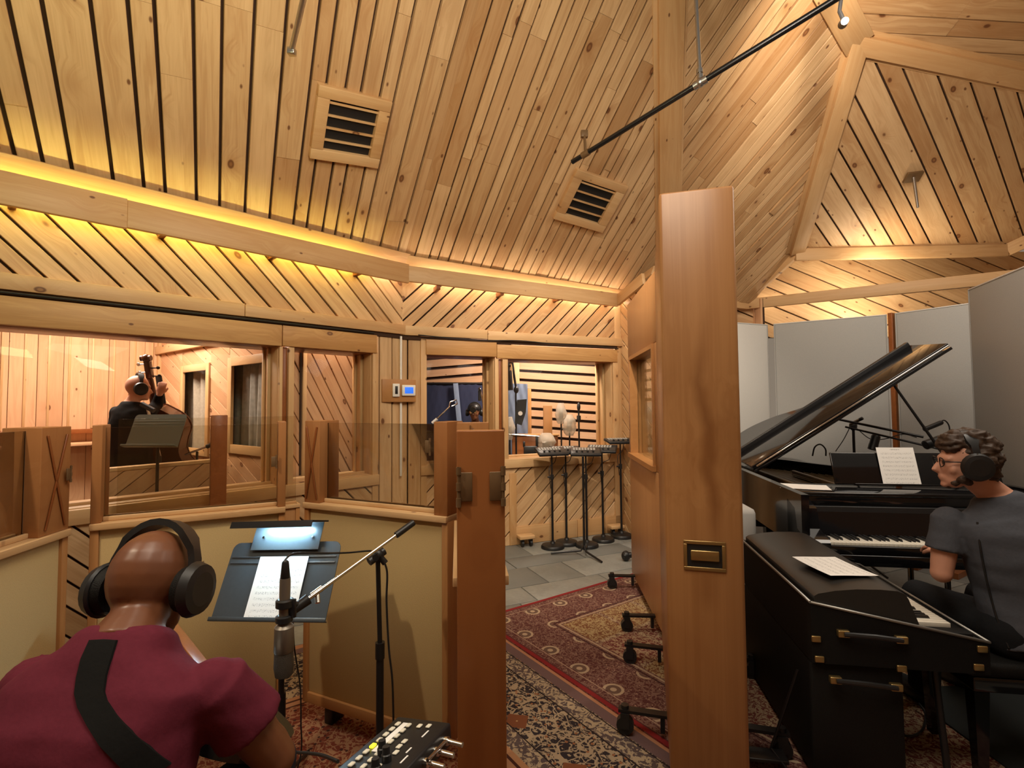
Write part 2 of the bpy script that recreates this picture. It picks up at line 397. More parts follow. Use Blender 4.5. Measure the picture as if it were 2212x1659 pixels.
w2 = window('window_2', 'narrow pine-framed window beside the wide one', A1, N1, s1(632), s1(800), zs1, zh)
w3 = window('window_3', 'left pine-framed window of the drum booth', A2, N2, s2(921), s2(1066), zs2-.02, zh+.02)
w4 = window('window_4', 'right pine-framed window of the drum booth behind the stands', A2, N2, s2(1096), s2(1321), zs2, zh)
def vboard(par, A, n, pa, pb, z0, z1, th=0.03, mat=PINE_TRIM, sf=s1, name='stile', off=0.015):
    a, b = sf(pa), sf(pb); m = (a+b)/2
    return board(name, A(m, z0, off), A(m, z1, off), abs(b-a), th, n, mat, par)
vboard(w1, A1, N1, 599, 606, zs1-.1, 2.08, 0.05, PINE_TRIM, s1)
vboard(w1, A1, N1, 607, 618, zs1-.1, 2.08, 0.02, REDWOOD, s1, 'mullion', 0.0)
vboard(w2, A1, N1, 619, 631, zs1-.1, 2.08, 0.05, PINE_TRIM, s1)
vboard(w2, A1, N1, 801, 812, 0.0, 2.10, 0.05, PINE_TRIM, s1)
vboard(w3, A2, N2, 907, 920, 0.0, 2.27, 0.05, PINE_TRIM, s2)
vboard(w3, A2, N2, 1067, 1075, zs2-.1, 2.08, 0.05, PINE_TRIM, s2)
vboard(w3, A2, N2, 1076, 1083, zs2-.1, 2.08, 0.02, REDWOOD, s2, 'mullion', 0.0)
vboard(w4, A2, N2, 1084, 1095, zs2-.1, 2.08, 0.05, PINE_TRIM, s2)
vboard(w4, A2, N2, 1322, 1334, 0.0, 2.16, 0.05, PINE_TRIM, s2)
vboard(wb, A2, N2, 1328, 1340, 0.0, 2.75, 0.03, PINE_TRIM, s2, 'corner_trim', 0.01)
# headers, trims
def rail(par, A, n, pa, pb, z0, z1, th, off, mat=PINE_TRIM, sf=s1, name='rail', z0b=None, z1b=None):
    za = (z0+z1)/2; zb = za if z0b is None else (z0b+z1b)/2
    return board(name, A(sf(pa), za, off), A(sf(pb), zb, off), z1-z0, th, n, mat, par)
DARKPINE = wood('shaded_header_pine', (0.60, 0.36, 0.15), (0.40, 0.20, 0.07), knots=0.8, var=0.15, ring=1.6)  # darker copy of the trim pine, header shade put into its colour
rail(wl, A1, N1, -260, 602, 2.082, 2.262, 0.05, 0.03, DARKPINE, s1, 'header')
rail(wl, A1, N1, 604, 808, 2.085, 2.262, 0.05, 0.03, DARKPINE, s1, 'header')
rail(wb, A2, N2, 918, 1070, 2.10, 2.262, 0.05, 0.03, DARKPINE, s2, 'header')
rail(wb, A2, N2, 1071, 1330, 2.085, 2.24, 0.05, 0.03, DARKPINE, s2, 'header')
rail(wl, A1, N1, -260, 520, 2.30, 2.405, 0.035, 0.045, PINE_TRIM, s1, 'rail')
rail(wl, A1, N1, 521, 880, 2.30, 2.400, 0.035, 0.050, PINE_TRIM, s1, 'rail')
rail(wb, A2, N2, 862, 1050, 2.295, 2.395, 0.035, 0.045, PINE_TRIM, s2, 'rail')
rail(wb, A2, N2, 1051, 1340, 2.285, 2.385, 0.035, 0.045, PINE_TRIM, s2, 'rail')
rail(wb, A2, N2, 1110, 1240, 0.0, 0.20, 0.02, 0.03, PINE_TRIM, s2, 'baseboard'); rail(wb, A2, N2, 1241, 1345, 0.0, 0.20, 0.02, 0.03, PINE_TRIM, s2, 'baseboard')
vboard(wb, A2, N2, 1097, 1112, 0.0, 0.80, 0.03, PINE_TRIM, s2, 'stile', 0.02)
def rect(A, sa, sb, z0, z1, o=0.0): return [A(sa, z0, o), A(sb, z0, o), A(sb, z1, o), A(sa, z1, o)]
d1 = PPL(462, 604, C12, N1)-PPL(352, 485, C12, N1); d2 = PPL(1002, 650, C12, N2)-PPL(945, 704, C12, N2)
sL = s1(-260)
planks(rect(A1, sL, 0.0, 2.40, 2.99), d1, N1, wl, wr=(0.085, 0.15), gap=0.016, seed=3, split=0)
planks(rect(A1, sL, s1(801), 0.0, zs1-.11), d1, N1, wl, wr=(0.09, 0.14), seed=4, split=0)
planks(rect(A1, s1(812), 0, 0.0, 2.30), UP, N1, wl, wr=(0.10, 0.14), seed=5, split=0)
planks(rect(A2, 0.0, s2(1345), 2.38, 2.93), d2, N2, wb, wr=(0.085, 0.15), gap=0.016, seed=6, split=0)
planks(rect(A2, s2(907), s2(1345), 0.0, zs2-.11), d2, N2, wb, wr=(0.09, 0.14), seed=7, split=0)
planks(rect(A2, s2(869), s2(907), 0.0, 2.30), UP, N2, wb, wr=(0.12, 0.15), seed=8, split=0)
# dark boards: shade of the gap over the headers, put in as colour
rail(wl, A1, N1, -260, 880, 2.258, 2.304, 0.02, 0.030, DARKGAP, s1, 'painted_gap_shade'); rail(wb, A2, N2, 868, 1332, 2.25, 2.29, 0.02, 0.030, DARKGAP, s2, 'painted_gap_shade')
# ------------------------------------------------------------------ cove beams with light strips
tb1 = structure('trim_1', 'pine cove beam hiding a yellow light strip on the left wall')
tb2 = structure('trim_2', 'pine cove beam hiding a warm light strip on the back wall')
OB = 0.16; B12 = C12 + (N1+N2)*(OB/(1+N1.dot(N2)))
def beam(par, a, b, ya, yb, n, mat=PINE_TRIM, th=0.038):   # a,b: plan points; ya,yb: (z0,z1)
    a = V((a.x, a.y, (ya[0]+ya[1])/2)); b = V((b.x, b.y, (yb[0]+yb[1])/2))
    return board('beam', a, b, (ya[1]-ya[0]+yb[1]-yb[0])/2, th, n, mat, par)
bL = B12 - W1*(sL-0.1)
beam(tb1, B12-W1*2.3, B12, (2.80, 3.00), (2.815, 3.0), N1); beam(tb1, bL, B12-W1*2.3, (2.79, 3.0), (2.80, 3.00), N1)
BR = PPL(1338, 876, B12, N2); beam(tb2, B12, BR, (2.82, 3.0), (2.765, 2.905), N2)
# lip boards catching the strip light
def lipb(par, p, q, wd, n, th=0.02): return board('lip', p, q, wd, th, n, PINE_TRIM, par)
lipb(tb1, A1(sL, 3.07, 0.068), A1(-.03, 3.075, 0.068), 0.15, (N1*1.0-UP*0.62))
lipb(tb2, A2(-.03, 3.075, 0.060), A2(s2(1345), 2.935, 0.060), 0.12, (N2*1.0-UP*0.5))
for k in range(5):
    s_ = 0.55+k*0.78; board('bracket', A1(s_, 2.84, 0.0), A1(s_, 2.84, OB), 0.04, 0.05, UP, REDWOOD, tb1)
for k in range(4):
    s_ = 0.35+k*0.72; board('bracket', A2(s_, 2.80, 0.0), A2(s_, 2.80, OB), 0.04, 0.05, UP, REDWOOD, tb2)
E_Y = emit('yellow_strip', (0.98, 0.92, 0.26), 24.0); E_W = emit('warm_strip', (1.0, 0.84, 0.60), 20.0)
def strip(p, q, m, label, w=0.022):
    o = board('light_strip', p, q, w, 0.008, UP, m, None, label, 0.001); tag(o, None, 'light strip', 'light strips behind the cove beams'); return o
strip(A1(sL-.1, 2.90, 0.095), A1(0.45, 2.90, 0.095), E_Y, 'yellow light strip behind the cove beam over the bass booth window')
strip(A1(0.40, 2.895, 0.095), A1(0.05, 2.895, 0.095), E_W, 'short warm light strip behind the beam where the two pine walls meet', 0.016)
strip(A2(0.15, 2.89, 0.095), A2(s2(1345)-.05, 2.83, 0.095), E_W, 'warm light strip behind the cove beam over the drum booth window')
# ------------------------------------------------------------------ ceiling
ce = structure('ceiling', 'steep vaulted ceiling of narrow knotty pine planks with ribs')
D_ = ray(452, 2010).normalized()
Lc = C12 + (N1+N2)*(0.03/(1+N1.dot(N2))) + UP*3.14
n1c = W1.cross(D_).normalized(); n1c = n1c if n1c.z < 0 else -n1c
Lr = PPL(1338, 631, C12+N2*0.03, N2)
n2c = (Lr-Lc).cross(D_).normalized(); n2c = n2c if n2c.z < 0 else -n2c
def C1(px, py): return PPL(px, py, Lc, n1c)
def C2(px, py): return PPL(px, py, Lc, n2c)
LcB = Lc - D_*0
left0 = Lc - W1*sL
planks([Lc, left0, C1(-560, -500), C1(1178, -500)], D_, n1c, ce, wr=(0.085, 0.19), gap=0.022, th=0.030, seed=11, split=2.2, jitter=0.004)
planks([Lc, Lr, C2(1440, 648), C2(1449, -500), C2(1178, -500)], D_, n2c, ce, wr=(0.07, 0.15), gap=0.013, th=0.024, seed=12, split=1.6, jitter=0.008)
dirR = ray(165, 2010); H = C2(1848, 88); K = C2(1716, 540)
planks([C2(1440, 648), C2(1622, 652), K, H, C2(1800, 0), C2(1527, -500), C2(1449, -500)], dirR, n2c, ce, wr=(0.06, 0.135), gap=0.011, th=0.024, seed=13, split=2.4, jitter=0.009)
J = PZ(2165, 530, K.z)
n3 = (K-H).cross(J-H).normalized(); n3 = n3 if n3.dot(EYE-H) > 0 else -n3
def C3(px, py): return PPL(px, py, H, n3)
planks([K, H, C3(2800, 289), C3(2800, 341), J], C3(2130, 525)-C3(1972, 145), n3, ce, wr=(0.11, 0.24), gap=0.017, th=0.024, seed=14, split=0, jitter=0.006)
T = C2(1800, 0); Q = C3(2212, 165); n4 = (Q-H).cross(T-H).normalized(); n4 = n4 if n4.dot(EYE-H) > 0 else -n4
def C4(px, py): return PPL(px, py, H, n4)
planks([H, T, C4(1680, -220), C4(2800, -220), C4(2800, 289)], C4(2212, 82)-C4(1862, 62), n4, ce, wr=(0.10, 0.17), gap=0.010, th=0.024, seed=15, split=2.0, jitter=0.006)
def rib(p, q, n, wd, pr, name='rib', mat=PINE_TRIM):
    n = V(n).normalized(); return board(name, V(p)+n*pr/2, V(q)+n*pr/2, wd, pr, n, mat, ce)
rib(C2(1440, 655), C2(1448, -480), n2c, 0.225, 0.07); rib(C2(1440, 655), C2(1448, -480), n2c, 0.30, 0.035, 'rib_base')
rib(K, H+(H-K)*.02, (n2c+n3), 0.17, 0.10); rib(K-(H-K)*.0, H, (n2c+n3), 0.26, 0.05, 'rib_base')
rib(H, C3(2800, 289), (n4+n3), 0.15, 0.10); rib(H, C2(1700, -185), (n2c+n4), 0.24, 0.10)
rib(H, C3(2800, 289), (n4+n3), 0.24, 0.05, 'rib_base')
# ------------------------------------------------------------------ far right corner: wall and cornices
wr_ = structure('wall_right', 'diagonal pine plank band above the grey panels on the right')
YB = 7.05
def XW(px, py): d = ray(px, py); return EYE+d*(YB/d.y)
planks([XW(1500, 730), XW(2560, 730), XW(2560, 545), XW(1500, 545)], XW(1950, 640)-XW(1780, 570), V((0, -1, 0)), wr_, wr=(0.14, 0.26), gap=0.02, th=0.024, seed=21, split=0)
tb3 = structure('trim_3', 'pine cornice stepping round the far right corner of the ceiling')
C34 = PPL(1622, 876, B12, N2)
rail_pts = [(PZ(1500, 642, 2.97)), (V((C34.x, C34.y, 2.97)))]
def cor(p, q, wd=0.13, th=0.05, n=None, name='cornice', mat=PINE_TRIM):
    p = V(p); q = V(q); d = (q-p).normalized(); h = V((d.y, -d.x, 0)); h = h.normalized() if h.length > 1e-4 else V((0, -1, 0))
    if h.dot(EYE-p) < 0: h = -h
    return board(name, p, q, wd, th, n or h, mat, tb3)
zc = 2.95
cL = V((C34.x, C34.y, zc)); cA = cL - W2*1.5
cor(cA, cL, 0.15); cor(cA+UP*.12+V((0, .04, 0)), cL+UP*.12+V((0, .04, 0)), 0.09, 0.03)
R3 = P(2240, 592, 5.3); R4 = P(2700, 480, 3.6)
cor(cL, R3, 0.14); cor(R3, R4, 0.14)
cor(cL+UP*.10, K+n2c*0.03-UP*.03, 0.12, 0.07); cor(cL+UP*.10+V((-.09, -.02, .06)), K+V((-.10, -.02, .05)), 0.08, 0.03)
cor(K+V((-.02, -.05, -.08)), J+V((0, -.05, -.08)), 0.15, 0.05); cor(K+V((0, -.02, .03)), J+V((0, -.02, .03)), 0.08, 0.04, V((0, -1, .6)))
cor(J+V((0, -.05, -.08)), P(2330, 470, 5.9), 0.15, 0.05)
strip(cL+V((.15, .05, .02)), R3+V((.10, .12, .02)), E_W, 'warm light strip behind the cornice above the grey panels', 0.012)
# pier with diagonal planks beside the drum booth window
wp = structure('wall_side', 'short pier wall of diagonal pine planks beside the drum booth window')
c0 = A2(s2(1345), 0); c1 = P(1412, 600, 5.62); c1.z = 0; c2 = c1+W2*0.75
np_ = V((-(c1-c0).y, (c1-c0).x, 0)).normalized(); np_ = np_ if np_.dot(EYE-c0) > 0 else -np_
planks([c0, c1, c1+UP*2.95, c0+UP*2.95], (c1-c0).normalized()-UP*0.9, np_, wp, wr=(0.09, 0.13), gap=0.014, seed=31, split=0)
planks([c1, c2, c2+UP*2.95, c1+UP*2.95], UP, N2, wp, wr=(0.10, 0.14), seed=32, split=0)
board('beam', V((BR.x, BR.y, 2.83)), c1+V((-.14, -.10, 2.96)), 0.13, 0.04, np_, PINE_TRIM, wp)
board('lip', c0+UP*2.96, c1+UP*3.08, 0.12, 0.03, np_+UP*.5, PINE_TRIM, wp)
board('corner_trim', c0+np_*0.03, c0+np_*0.03+UP*2.8, 0.05, 0.04, np_, PINE_TRIM, wp)
# ------------------------------------------------------------------ floor with slate slabs
fl = structure('floor', 'grey slate slab floor of the recording hall')
MB().box(-7, 8, -1.5, 11, -0.06, -0.012).build('bed', plain('floor_bed', (0.10, 0.10, 0.10), 0.8), fl)
def slate(name, c):
    m = Mat(name, 0.55, 0, 0.4); o = m.obj(); r = m.rnd(); n = m.noise(o, 3.5, 5, 0.6, 0.5); n2 = m.noise(o, 30, 3)
    base = m.mix(r, tuple(x*0.62 for x in c), tuple(x*1.45 for x in c)); base = m.mix((n*0.7+n2*0.3).ramp(.35, .7, 0.0, 0.6), base, tuple(x*0.55 for x in c))
    m.col(base); m.bump(n*0.7+n2*0.3, 0.3, 0.006); return m.m
SL = slate('slate', (0.24, 0.245, 0.23)); rg = random.Random(5)
ang = math.radians(24); ca, sa_ = math.cos(ang), math.sin(ang)
y = -1.2
while y < 6.2:
    h = rg.choice((0.32, 0.46, 0.62)); x = -3.6+rg.uniform(0, .4)
    while x < 6.6:
        wd = rg.choice((0.46, 0.62, 0.78, 0.38)); cx, cy = x+wd/2, y+h/2
        gx, gy = cx*ca-cy*sa_+1.4, cx*sa_+cy*ca-0.4
        if -2.2 < gx < 6.4 and 0.2 < gy < 6.6 and gy < 5.5+0.44*gx and (gy > 3.2 or abs(gx-1) < 1.6):
            t = rg.uniform(-0.003, 0.0)
            o = MB().cbox(-wd/2+.005, wd/2-.005, -h/2+.005, h/2-.005, -0.02, t, 0.004).build('slab', SL, fl, fix=False)
            o.location = (gx, gy, 0); o.rotation_euler = (0, 0, ang)
        x += wd
    y += h
# ================================================================== BASS BOOTH behind the left wall
G0 = V((-4.58, 6.5, 0)); GA = V((-.98, -1.29, 0)).normalized(); GB = V((1.29, -.98, 0)).normalized()
nA = V((-GA.y, GA.x, 0)); nA = nA if nA.dot(EYE-G0) > 0 else -nA
nB = V((-GB.y, GB.x, 0)); nB = nB if nB.dot(EYE-G0) > 0 else -nB
far = structure('wall_far_left', 'vertical pine planks at the back of the bass booth')
def qd(p, d, a, b, z0, z1, o=V((0, 0, 0))): return [p+d*a+UP*z0+o, p+d*b+UP*z0+o, p+d*b+UP*z1+o, p+d*a+UP*z1+o]
planks(qd(G0, GA, 0, 3.6, 0, 3.0), UP, nA, far, mat=PINE_BOOTH, wr=(0.14, 0.24), gap=0.004, th=0.022, jitter=0.006, seed=41, split=0)
board('rail', G0+nA*.08+UP*1.30, G0+GA*3.6+nA*.08+UP*1.30, 0.05, 0.12, nA, REDWOOD, far)
board('rail', G0+nA*.20+UP*1.16, G0+GA*3.6+nA*.20+UP*1.16, 0.03, 0.30, nA, PINE_BOOTH, far)
# light battens standing proud between the planks
x = 0.1
while x < 3.5:
    board('batten', G0+GA*x+nA*.026+UP*1.33, G0+GA*x+nA*.026+UP*2.95, 0.022, 0.012, nA, PINE_TRIM, far); x += rg.uniform(.17, .25)
farB = structure('wall_far_back', 'diagonal pine planks with curtained windows inside the bass booth')
def gb(px): q = PPL(px, 876, G0, nB); return (q-G0).dot(GB)
def zz(px, py): return PPL(px, py, G0, nB).z
a0, a1, b0, b1, eB = gb(402), gb(452), gb(508), gb(588), gb(603)
zA0, zA1, zB0, zB1 = 1.10, zz(425, 803), 1.18, zz(540, 788)
dB = PPL(470, 850, G0, nB)-PPL(372, 745, G0, nB)
for (u0, u1, z0, z1) in ((0, a0-.08, 0, 2.42), (a0-.08, a1+.08, 0, zA0-.08), (a0-.08, a1+.08, zA1+.08, 2.42), (a1+.08, b0-.09, 0, 2.42),
                          (b0-.09, eB, 0, zB0-.08), (b0-.09, eB, zB1+.09, 2.42)):
    planks(qd(G0, GB, u0, u1, z0, z1), dB, nB, farB, mat=PINE_BOOTH, wr=(0.09, 0.14), gap=0.008, seed=int(u0*100)+42, split=0)
planks(qd(G0, GB, 0, eB, 2.42, 3.0), GB-UP*.3, nB, farB, mat=PINE_BOOTH, wr=(0.10, 0.14), gap=0.008, seed=47, split=0)
def fr(par, u0, u1, z0, z1, w_, n, base, d, mat=PINE_TRIM, o=0.03):
    for (p, q) in (((u0-w_/2, z0-w_), (u0-w_/2, z1+w_)), ((u1+w_/2, z0-w_), (u1+w_/2, z1+w_))):
        board('casing', base+d*p[0]+UP*p[1]+n*o, base+d*q[0]+UP*q[1]+n*o, w_, 0.03, n, mat, par)
    for z in (z0-w_/2, z1+w_/2): board('casing', base+d*u0+UP*z+n*o, base+d*u1+UP*z+n*o, w_, 0.03, n, mat, par)
fd = structure('wall_far_middle', 'steep diagonal pine planks seen through the narrow window')
k0 = G0+GB*eB; k1 = P(850, 876, 6.30); k1.z = 0; kd = (k1-k0).normalized(); kn = V((kd.y, -kd.x, 0))
planks(qd(k0, kd, 0, (k1-k0).length, 0, 3.0), PPL(750, 1010, k0, kn)-PPL(668, 850, k0, kn), kn, fd, mat=PINE_BOOTH, wr=(.10, .15), gap=.012, seed=48, split=0)
board('casing', PPL(657, 876, k0, kn)*1.0+V((0, -.03, -1.5)), PPL(657, 876, k0, kn)+V((0, -.03, .55)), .05, .05, kn, PINE_TRIM, fd)
wn5 = structure('window_5', 'small pine-framed window with a pale curtain inside the bass booth'); fr(wn5, a0, a1, zA0, zA1, .08, nB, G0, GB)
wn6 = structure('window_6', 'large pine-framed window with a grey curtain inside the bass booth'); fr(wn6, b0, b1, zB0, zB1, .09, nB, G0, GB)
board('rail', G0+nB*.05+UP*2.30, G0+GB*(gb(475))+nB*.05+UP*2.30, 0.10, 0.05, nB, PINE_TRIM, farB)
board('corner_trim', G0+nB*.03+GB*.05, G0+nB*.03+GB*.05+UP*2.9, 0.09, 0.04, nB, PINE_TRIM, farB)
CURT = plain('curtain_cloth', (0.42, 0.36, 0.28), 0.9, 0, 0.1, 40, 0.25); CURT2 = plain('grey_curtain_cloth', (0.30, 0.28, 0.24), 0.9, 0, 0.1, 22, 0.35)
def curtain(name, base, d, n, u0, u1, z0, z1, mat, lab, folds, seed, amp=0.03):
    r_ = random.Random(seed); nx = folds*8; rows = []
    ph = [r_.uniform(0, 6) for _ in range(3)]
    for j in range(9):
        z = z0+(z1-z0)*j/8; row = []
        for i in range(nx+1):
            t = i/nx; u = u0+(u1-u0)*t; sk = (1-j/8)*0.5
            o = amp*(math.sin(t*folds*6.28+ph[0]+sk)+0.5*math.sin(t*folds*13+ph[1]-sk*2)) - 0.10
            row.append(base+d*u+UP*z+n*o)
        rows.append(row)
    m = MB(); vs = [p for r in rows for p in r]; k = nx+1
    fs = [(j*k+i, j*k+i+1, (j+1)*k+i+1, (j+1)*k+i) for j in range(8) for i in range(nx)]
    m.add(vs+[v-n*0.006 for v in vs], fs+[tuple(i+len(vs) for i in reversed(f)) for f in fs], True)
    return tag(m.build(name, mat, None, lab, fix=False), None, 'curtain')
for nm__, u__, v__ in (('backing', a0-.4, a1+.1), ('backing', b0-.3, b1+.1)): MB().prism(qd(G0, GB, u__, v__, .9, 2.2, -nB*.22), -nB*.02).build(nm__, DARKGAP, farB)
curtain('curtain', G0, GB, nB, a0-.22, a1+.03, zA0-.03, zA1+.03, CURT, 'pale gathered curtain in the small window of the bass booth', 4, 1)
curtain('curtain', G0, GB, nB, b0-.20, b1+.05, zB0-.03, zB1+.03, CURT2, 'grey gathered curtain in the large window of the bass booth', 6, 2)
far2 = structure('wall_far_side', 'vertical pine boards closing the bass booth at its left end')
g1_ = G0+GA*3.6; g2_ = A1(sL+.2, 0, -DEP)
nn = V((1, 0.2, 0)).normalized(); dd_ = (g2_-g1_).normalized(); nn = V((-dd_.y, dd_.x, 0)); nn = nn if nn.dot(V((-4, 5, 0))-g1_) > 0 else -nn
planks([g1_, g2_, g2_+UP*3, g1_+UP*3], UP, nn, far2, mat=PINE_BOOTH, wr=(0.14, 0.2), gap=0.006, seed=51, split=0)
rf = structure('ceiling_booth', 'flat pine plank ceiling of the bass booth'); rf.name = 'ceiling_small'
rp = [A1(sL+.2, 3.0, -.05), A1(-0.1, 3.0, -.05), V((-1.6, 7.2, 3.0)), G0+UP*3.0, G0+GA*3.6+UP*3.0]
planks([A1(sL+.2, 3.0, -.05), A1(-.05, 3.0, -.05), G0+GB*2.9+UP*3.0, G0+UP*3.0, G0+GA*3.6+UP*3.0], GA, V((0, 0, -1)), rf, mat=PINE_BOOTH, wr=(0.2, 0.3), gap=0.008, seed=52, split=0)
# low planked half wall in the bass booth
lw = empty('half_wall', label='low pine clad box partition beside the bass player', cat='partition')
h0 = P(232, 1000, 4.05); h1 = P(478, 1000, 4.75); h0.z = h1.z = 0; hd = (h1-h0).normalized(); hn = V((hd.y, -hd.x, 0))
planks(qd(h0, hd, 0, (h1-h0).length, 0, 1.05), UP*.8+hd, hn, lw, mat=PINE_BOOTH, wr=(.10, .14), gap=.006, seed=53, split=0)
planks(qd(h0+hd*(h1-h0).length, -hn, 0, .2, 0, 1.05), UP, hd, lw, mat=PINE_BOOTH, wr=(.12, .14), gap=.006, seed=54, split=0)
board('cap', h0+UP*1.065-hn*.02, h1+UP*1.065-hn*.02, 0.10, 0.03, UP, PINE_TRIM, lw)
# ================================================================== DRUM BOOTH behind the back wall
fc = P(1114, 876, 8.3); fc.z = 0
lcv = V((-1.0, -0.16, 0)).normalized(); rcv = V((1.0, -0.10, 0)).normalized()
SLAT = wood('slat_pine', (0.64, 0.40, 0.24), (0.50, 0.27, 0.14), knots=0.7, var=0.2); SLATBACK = plain('slat_backing', (0.055, 0.028, 0.022), 0.95)
for nm, dv, L, sl, sd, lab in (('wall_far_centre', lcv, 4.0, -0.085, 61, 'horizontal pine slats over dark felt on the left of the drum booth'), ('wall_far_right', rcv, 3.4, -0.075, 62, 'sloping pine slats over dark felt on the right of the drum booth')):
    s_ = structure(nm, lab); n_ = V((dv.y, -dv.x, 0)); n_ = n_ if n_.dot(EYE-fc) > 0 else -n_
    MB().prism(qd(fc, dv, -.05, L, 0, 3.0, -n_*.03), -n_*.03).build('backing', SLATBACK, s_)
    planks(qd(fc, dv, 0, L, 0, 3.0), dv+UP*sl, n_, s_, mat=SLAT, wr=(0.100, 0.118), gap=0.045, th=0.03, seed=sd, split=0, back=False)
pst = structure('trim_4', 'pine post where the two slatted walls of the drum booth meet')
board('post', fc+V((0, -.06, 0)), fc+V((0, -.06, 3.0)), 0.13, 0.07, V((0, -1, 0)), PINE_TRIM, pst)
sw = structure('wall_far_end', 'plain pine boards closing the right end of the drum booth')
e0 = fc+rcv*3.4; e1 = A2(s2(1345)+.5, 0, -DEP)
planks([e0, e1, e1+UP*3, e0+UP*3], UP, V((-1, 0, 0)), sw, mat=PINE_BOOTH, wr=(.14, .18), seed=63, split=0)
rd = structure('ceiling_drum_booth', 'flat pine ceiling of the drum booth'); rd.name = 'ceiling_back'
planks([A2(-1.6, 3.0, -.05), A2(s2(1345)+.5, 3.0, -.05), e0+UP*3, fc+UP*3.0, fc+lcv*4+UP*3], V((1, 0, 0)), V((0, 0, -1)), rd, mat=PINE_BOOTH, wr=(.2, .3), seed=64, split=0)
# side post seen at the right inside the drum booth
# ================================================================== walls behind the photographer
bk = structure('wall_behind', 'plain pine wall behind the photographer')
for q in ([V((-6, -1.6, 0)), V((7.5, -1.6, 0)), V((7.5, -1.6, 4.2)), V((-6, -1.6, 4.2))],):
    MB().prism(q, V((0, -.1, 0))).build('boards', PINE_TRIM, bk)
bs = structure('wall_east', 'plain pine wall on the right side of the hall')
MB().prism([V((7.5, -1.6, 0)), V((7.5, 7.05, 0)), V((7.5, 7.05, 4.2)), V((7.5, -1.6, 4.2))], V((.1, 0, 0))).build('boards', PINE_TRIM, bs)
# ================================================================== grey acoustic panels
def gpanel(lab, pa, pb, z1, th, mat, z0=0.05, edge=True):
    d = (pb-pa).normalized(); n = V((-d.y, d.x, 0)); n = n if n.dot(EYE-pa) > 0 else -n; L = (pb-pa).length
    e = empty('acoustic_panel', tuple(pa), math.atan2(d.y, d.x), lab, 'acoustic panel')
    s_ = 1 if V((-d.y, d.x, 0)).dot(n) > 0 else -1
    MB().cbox(0.012, L-.012, -th/2, th/2, z0+.01, z1-.012, .006).build('fabric_face', mat, e, fix=False)
    for x_ in (0.006, L-.006): board('edge', (x_, 0, z0), (x_, 0, z1), 0.012, th+.004, (0, 1, 0), GREYF, e)
    board('edge', (0, 0, z1-.006), (L, 0, z1-.006), 0.012, th+.004, (0, 1, 0), GREYF2, e)
    for x_ in (0.15, L-.15): MB().box(x_-.03, x_+.03, -.25, .25, 0, .05).build('foot', REDWOOD, e)
    return e
def gp(px, py, z=2.45): q = PZ(px, py, z); q.z = 0; return q
pa, pb_, pc, pd = gp(1480, 690), gp(1652, 702), gp(1915, 680), gp(2099, 655)
gpanel('pale grey fabric panel just right of the tall pillar partition', pa, pb_, 2.45, .08, GREYF2)
gpanel('grey fabric panel behind the tail of the grand piano', pb_+(pc-pb_).normalized()*.09, pc, 2.45, .08, GREYF)
pc2 = pc+(pd-pc).normalized()*.085
gpanel('grey fabric panel right of the narrow wood strip', pc2, pd+(pd-pc)*.02, 2.45, .08, GREYF)
st = board('wooden_strip', (pc+pc2)/2+V((0, 0, .03)), (pc+pc2)/2+V((0, 0, 2.46)), .04, .075, V((pc2-pc).y*V((1, 0, 0))-(pc2-pc).x*V((0, 1, 0))), REDWOOD, None, 'narrow brown wood strip standing between two grey fabric panels'); tag(st, None, 'post')
pe, pf = gp(2106, 624), gp(2300, 545)
gpanel('nearest grey fabric panel at the right edge, taller looking than the rest', pe, pe+(pf-pe).normalized()*1.6, 2.45, .09, GREYF)
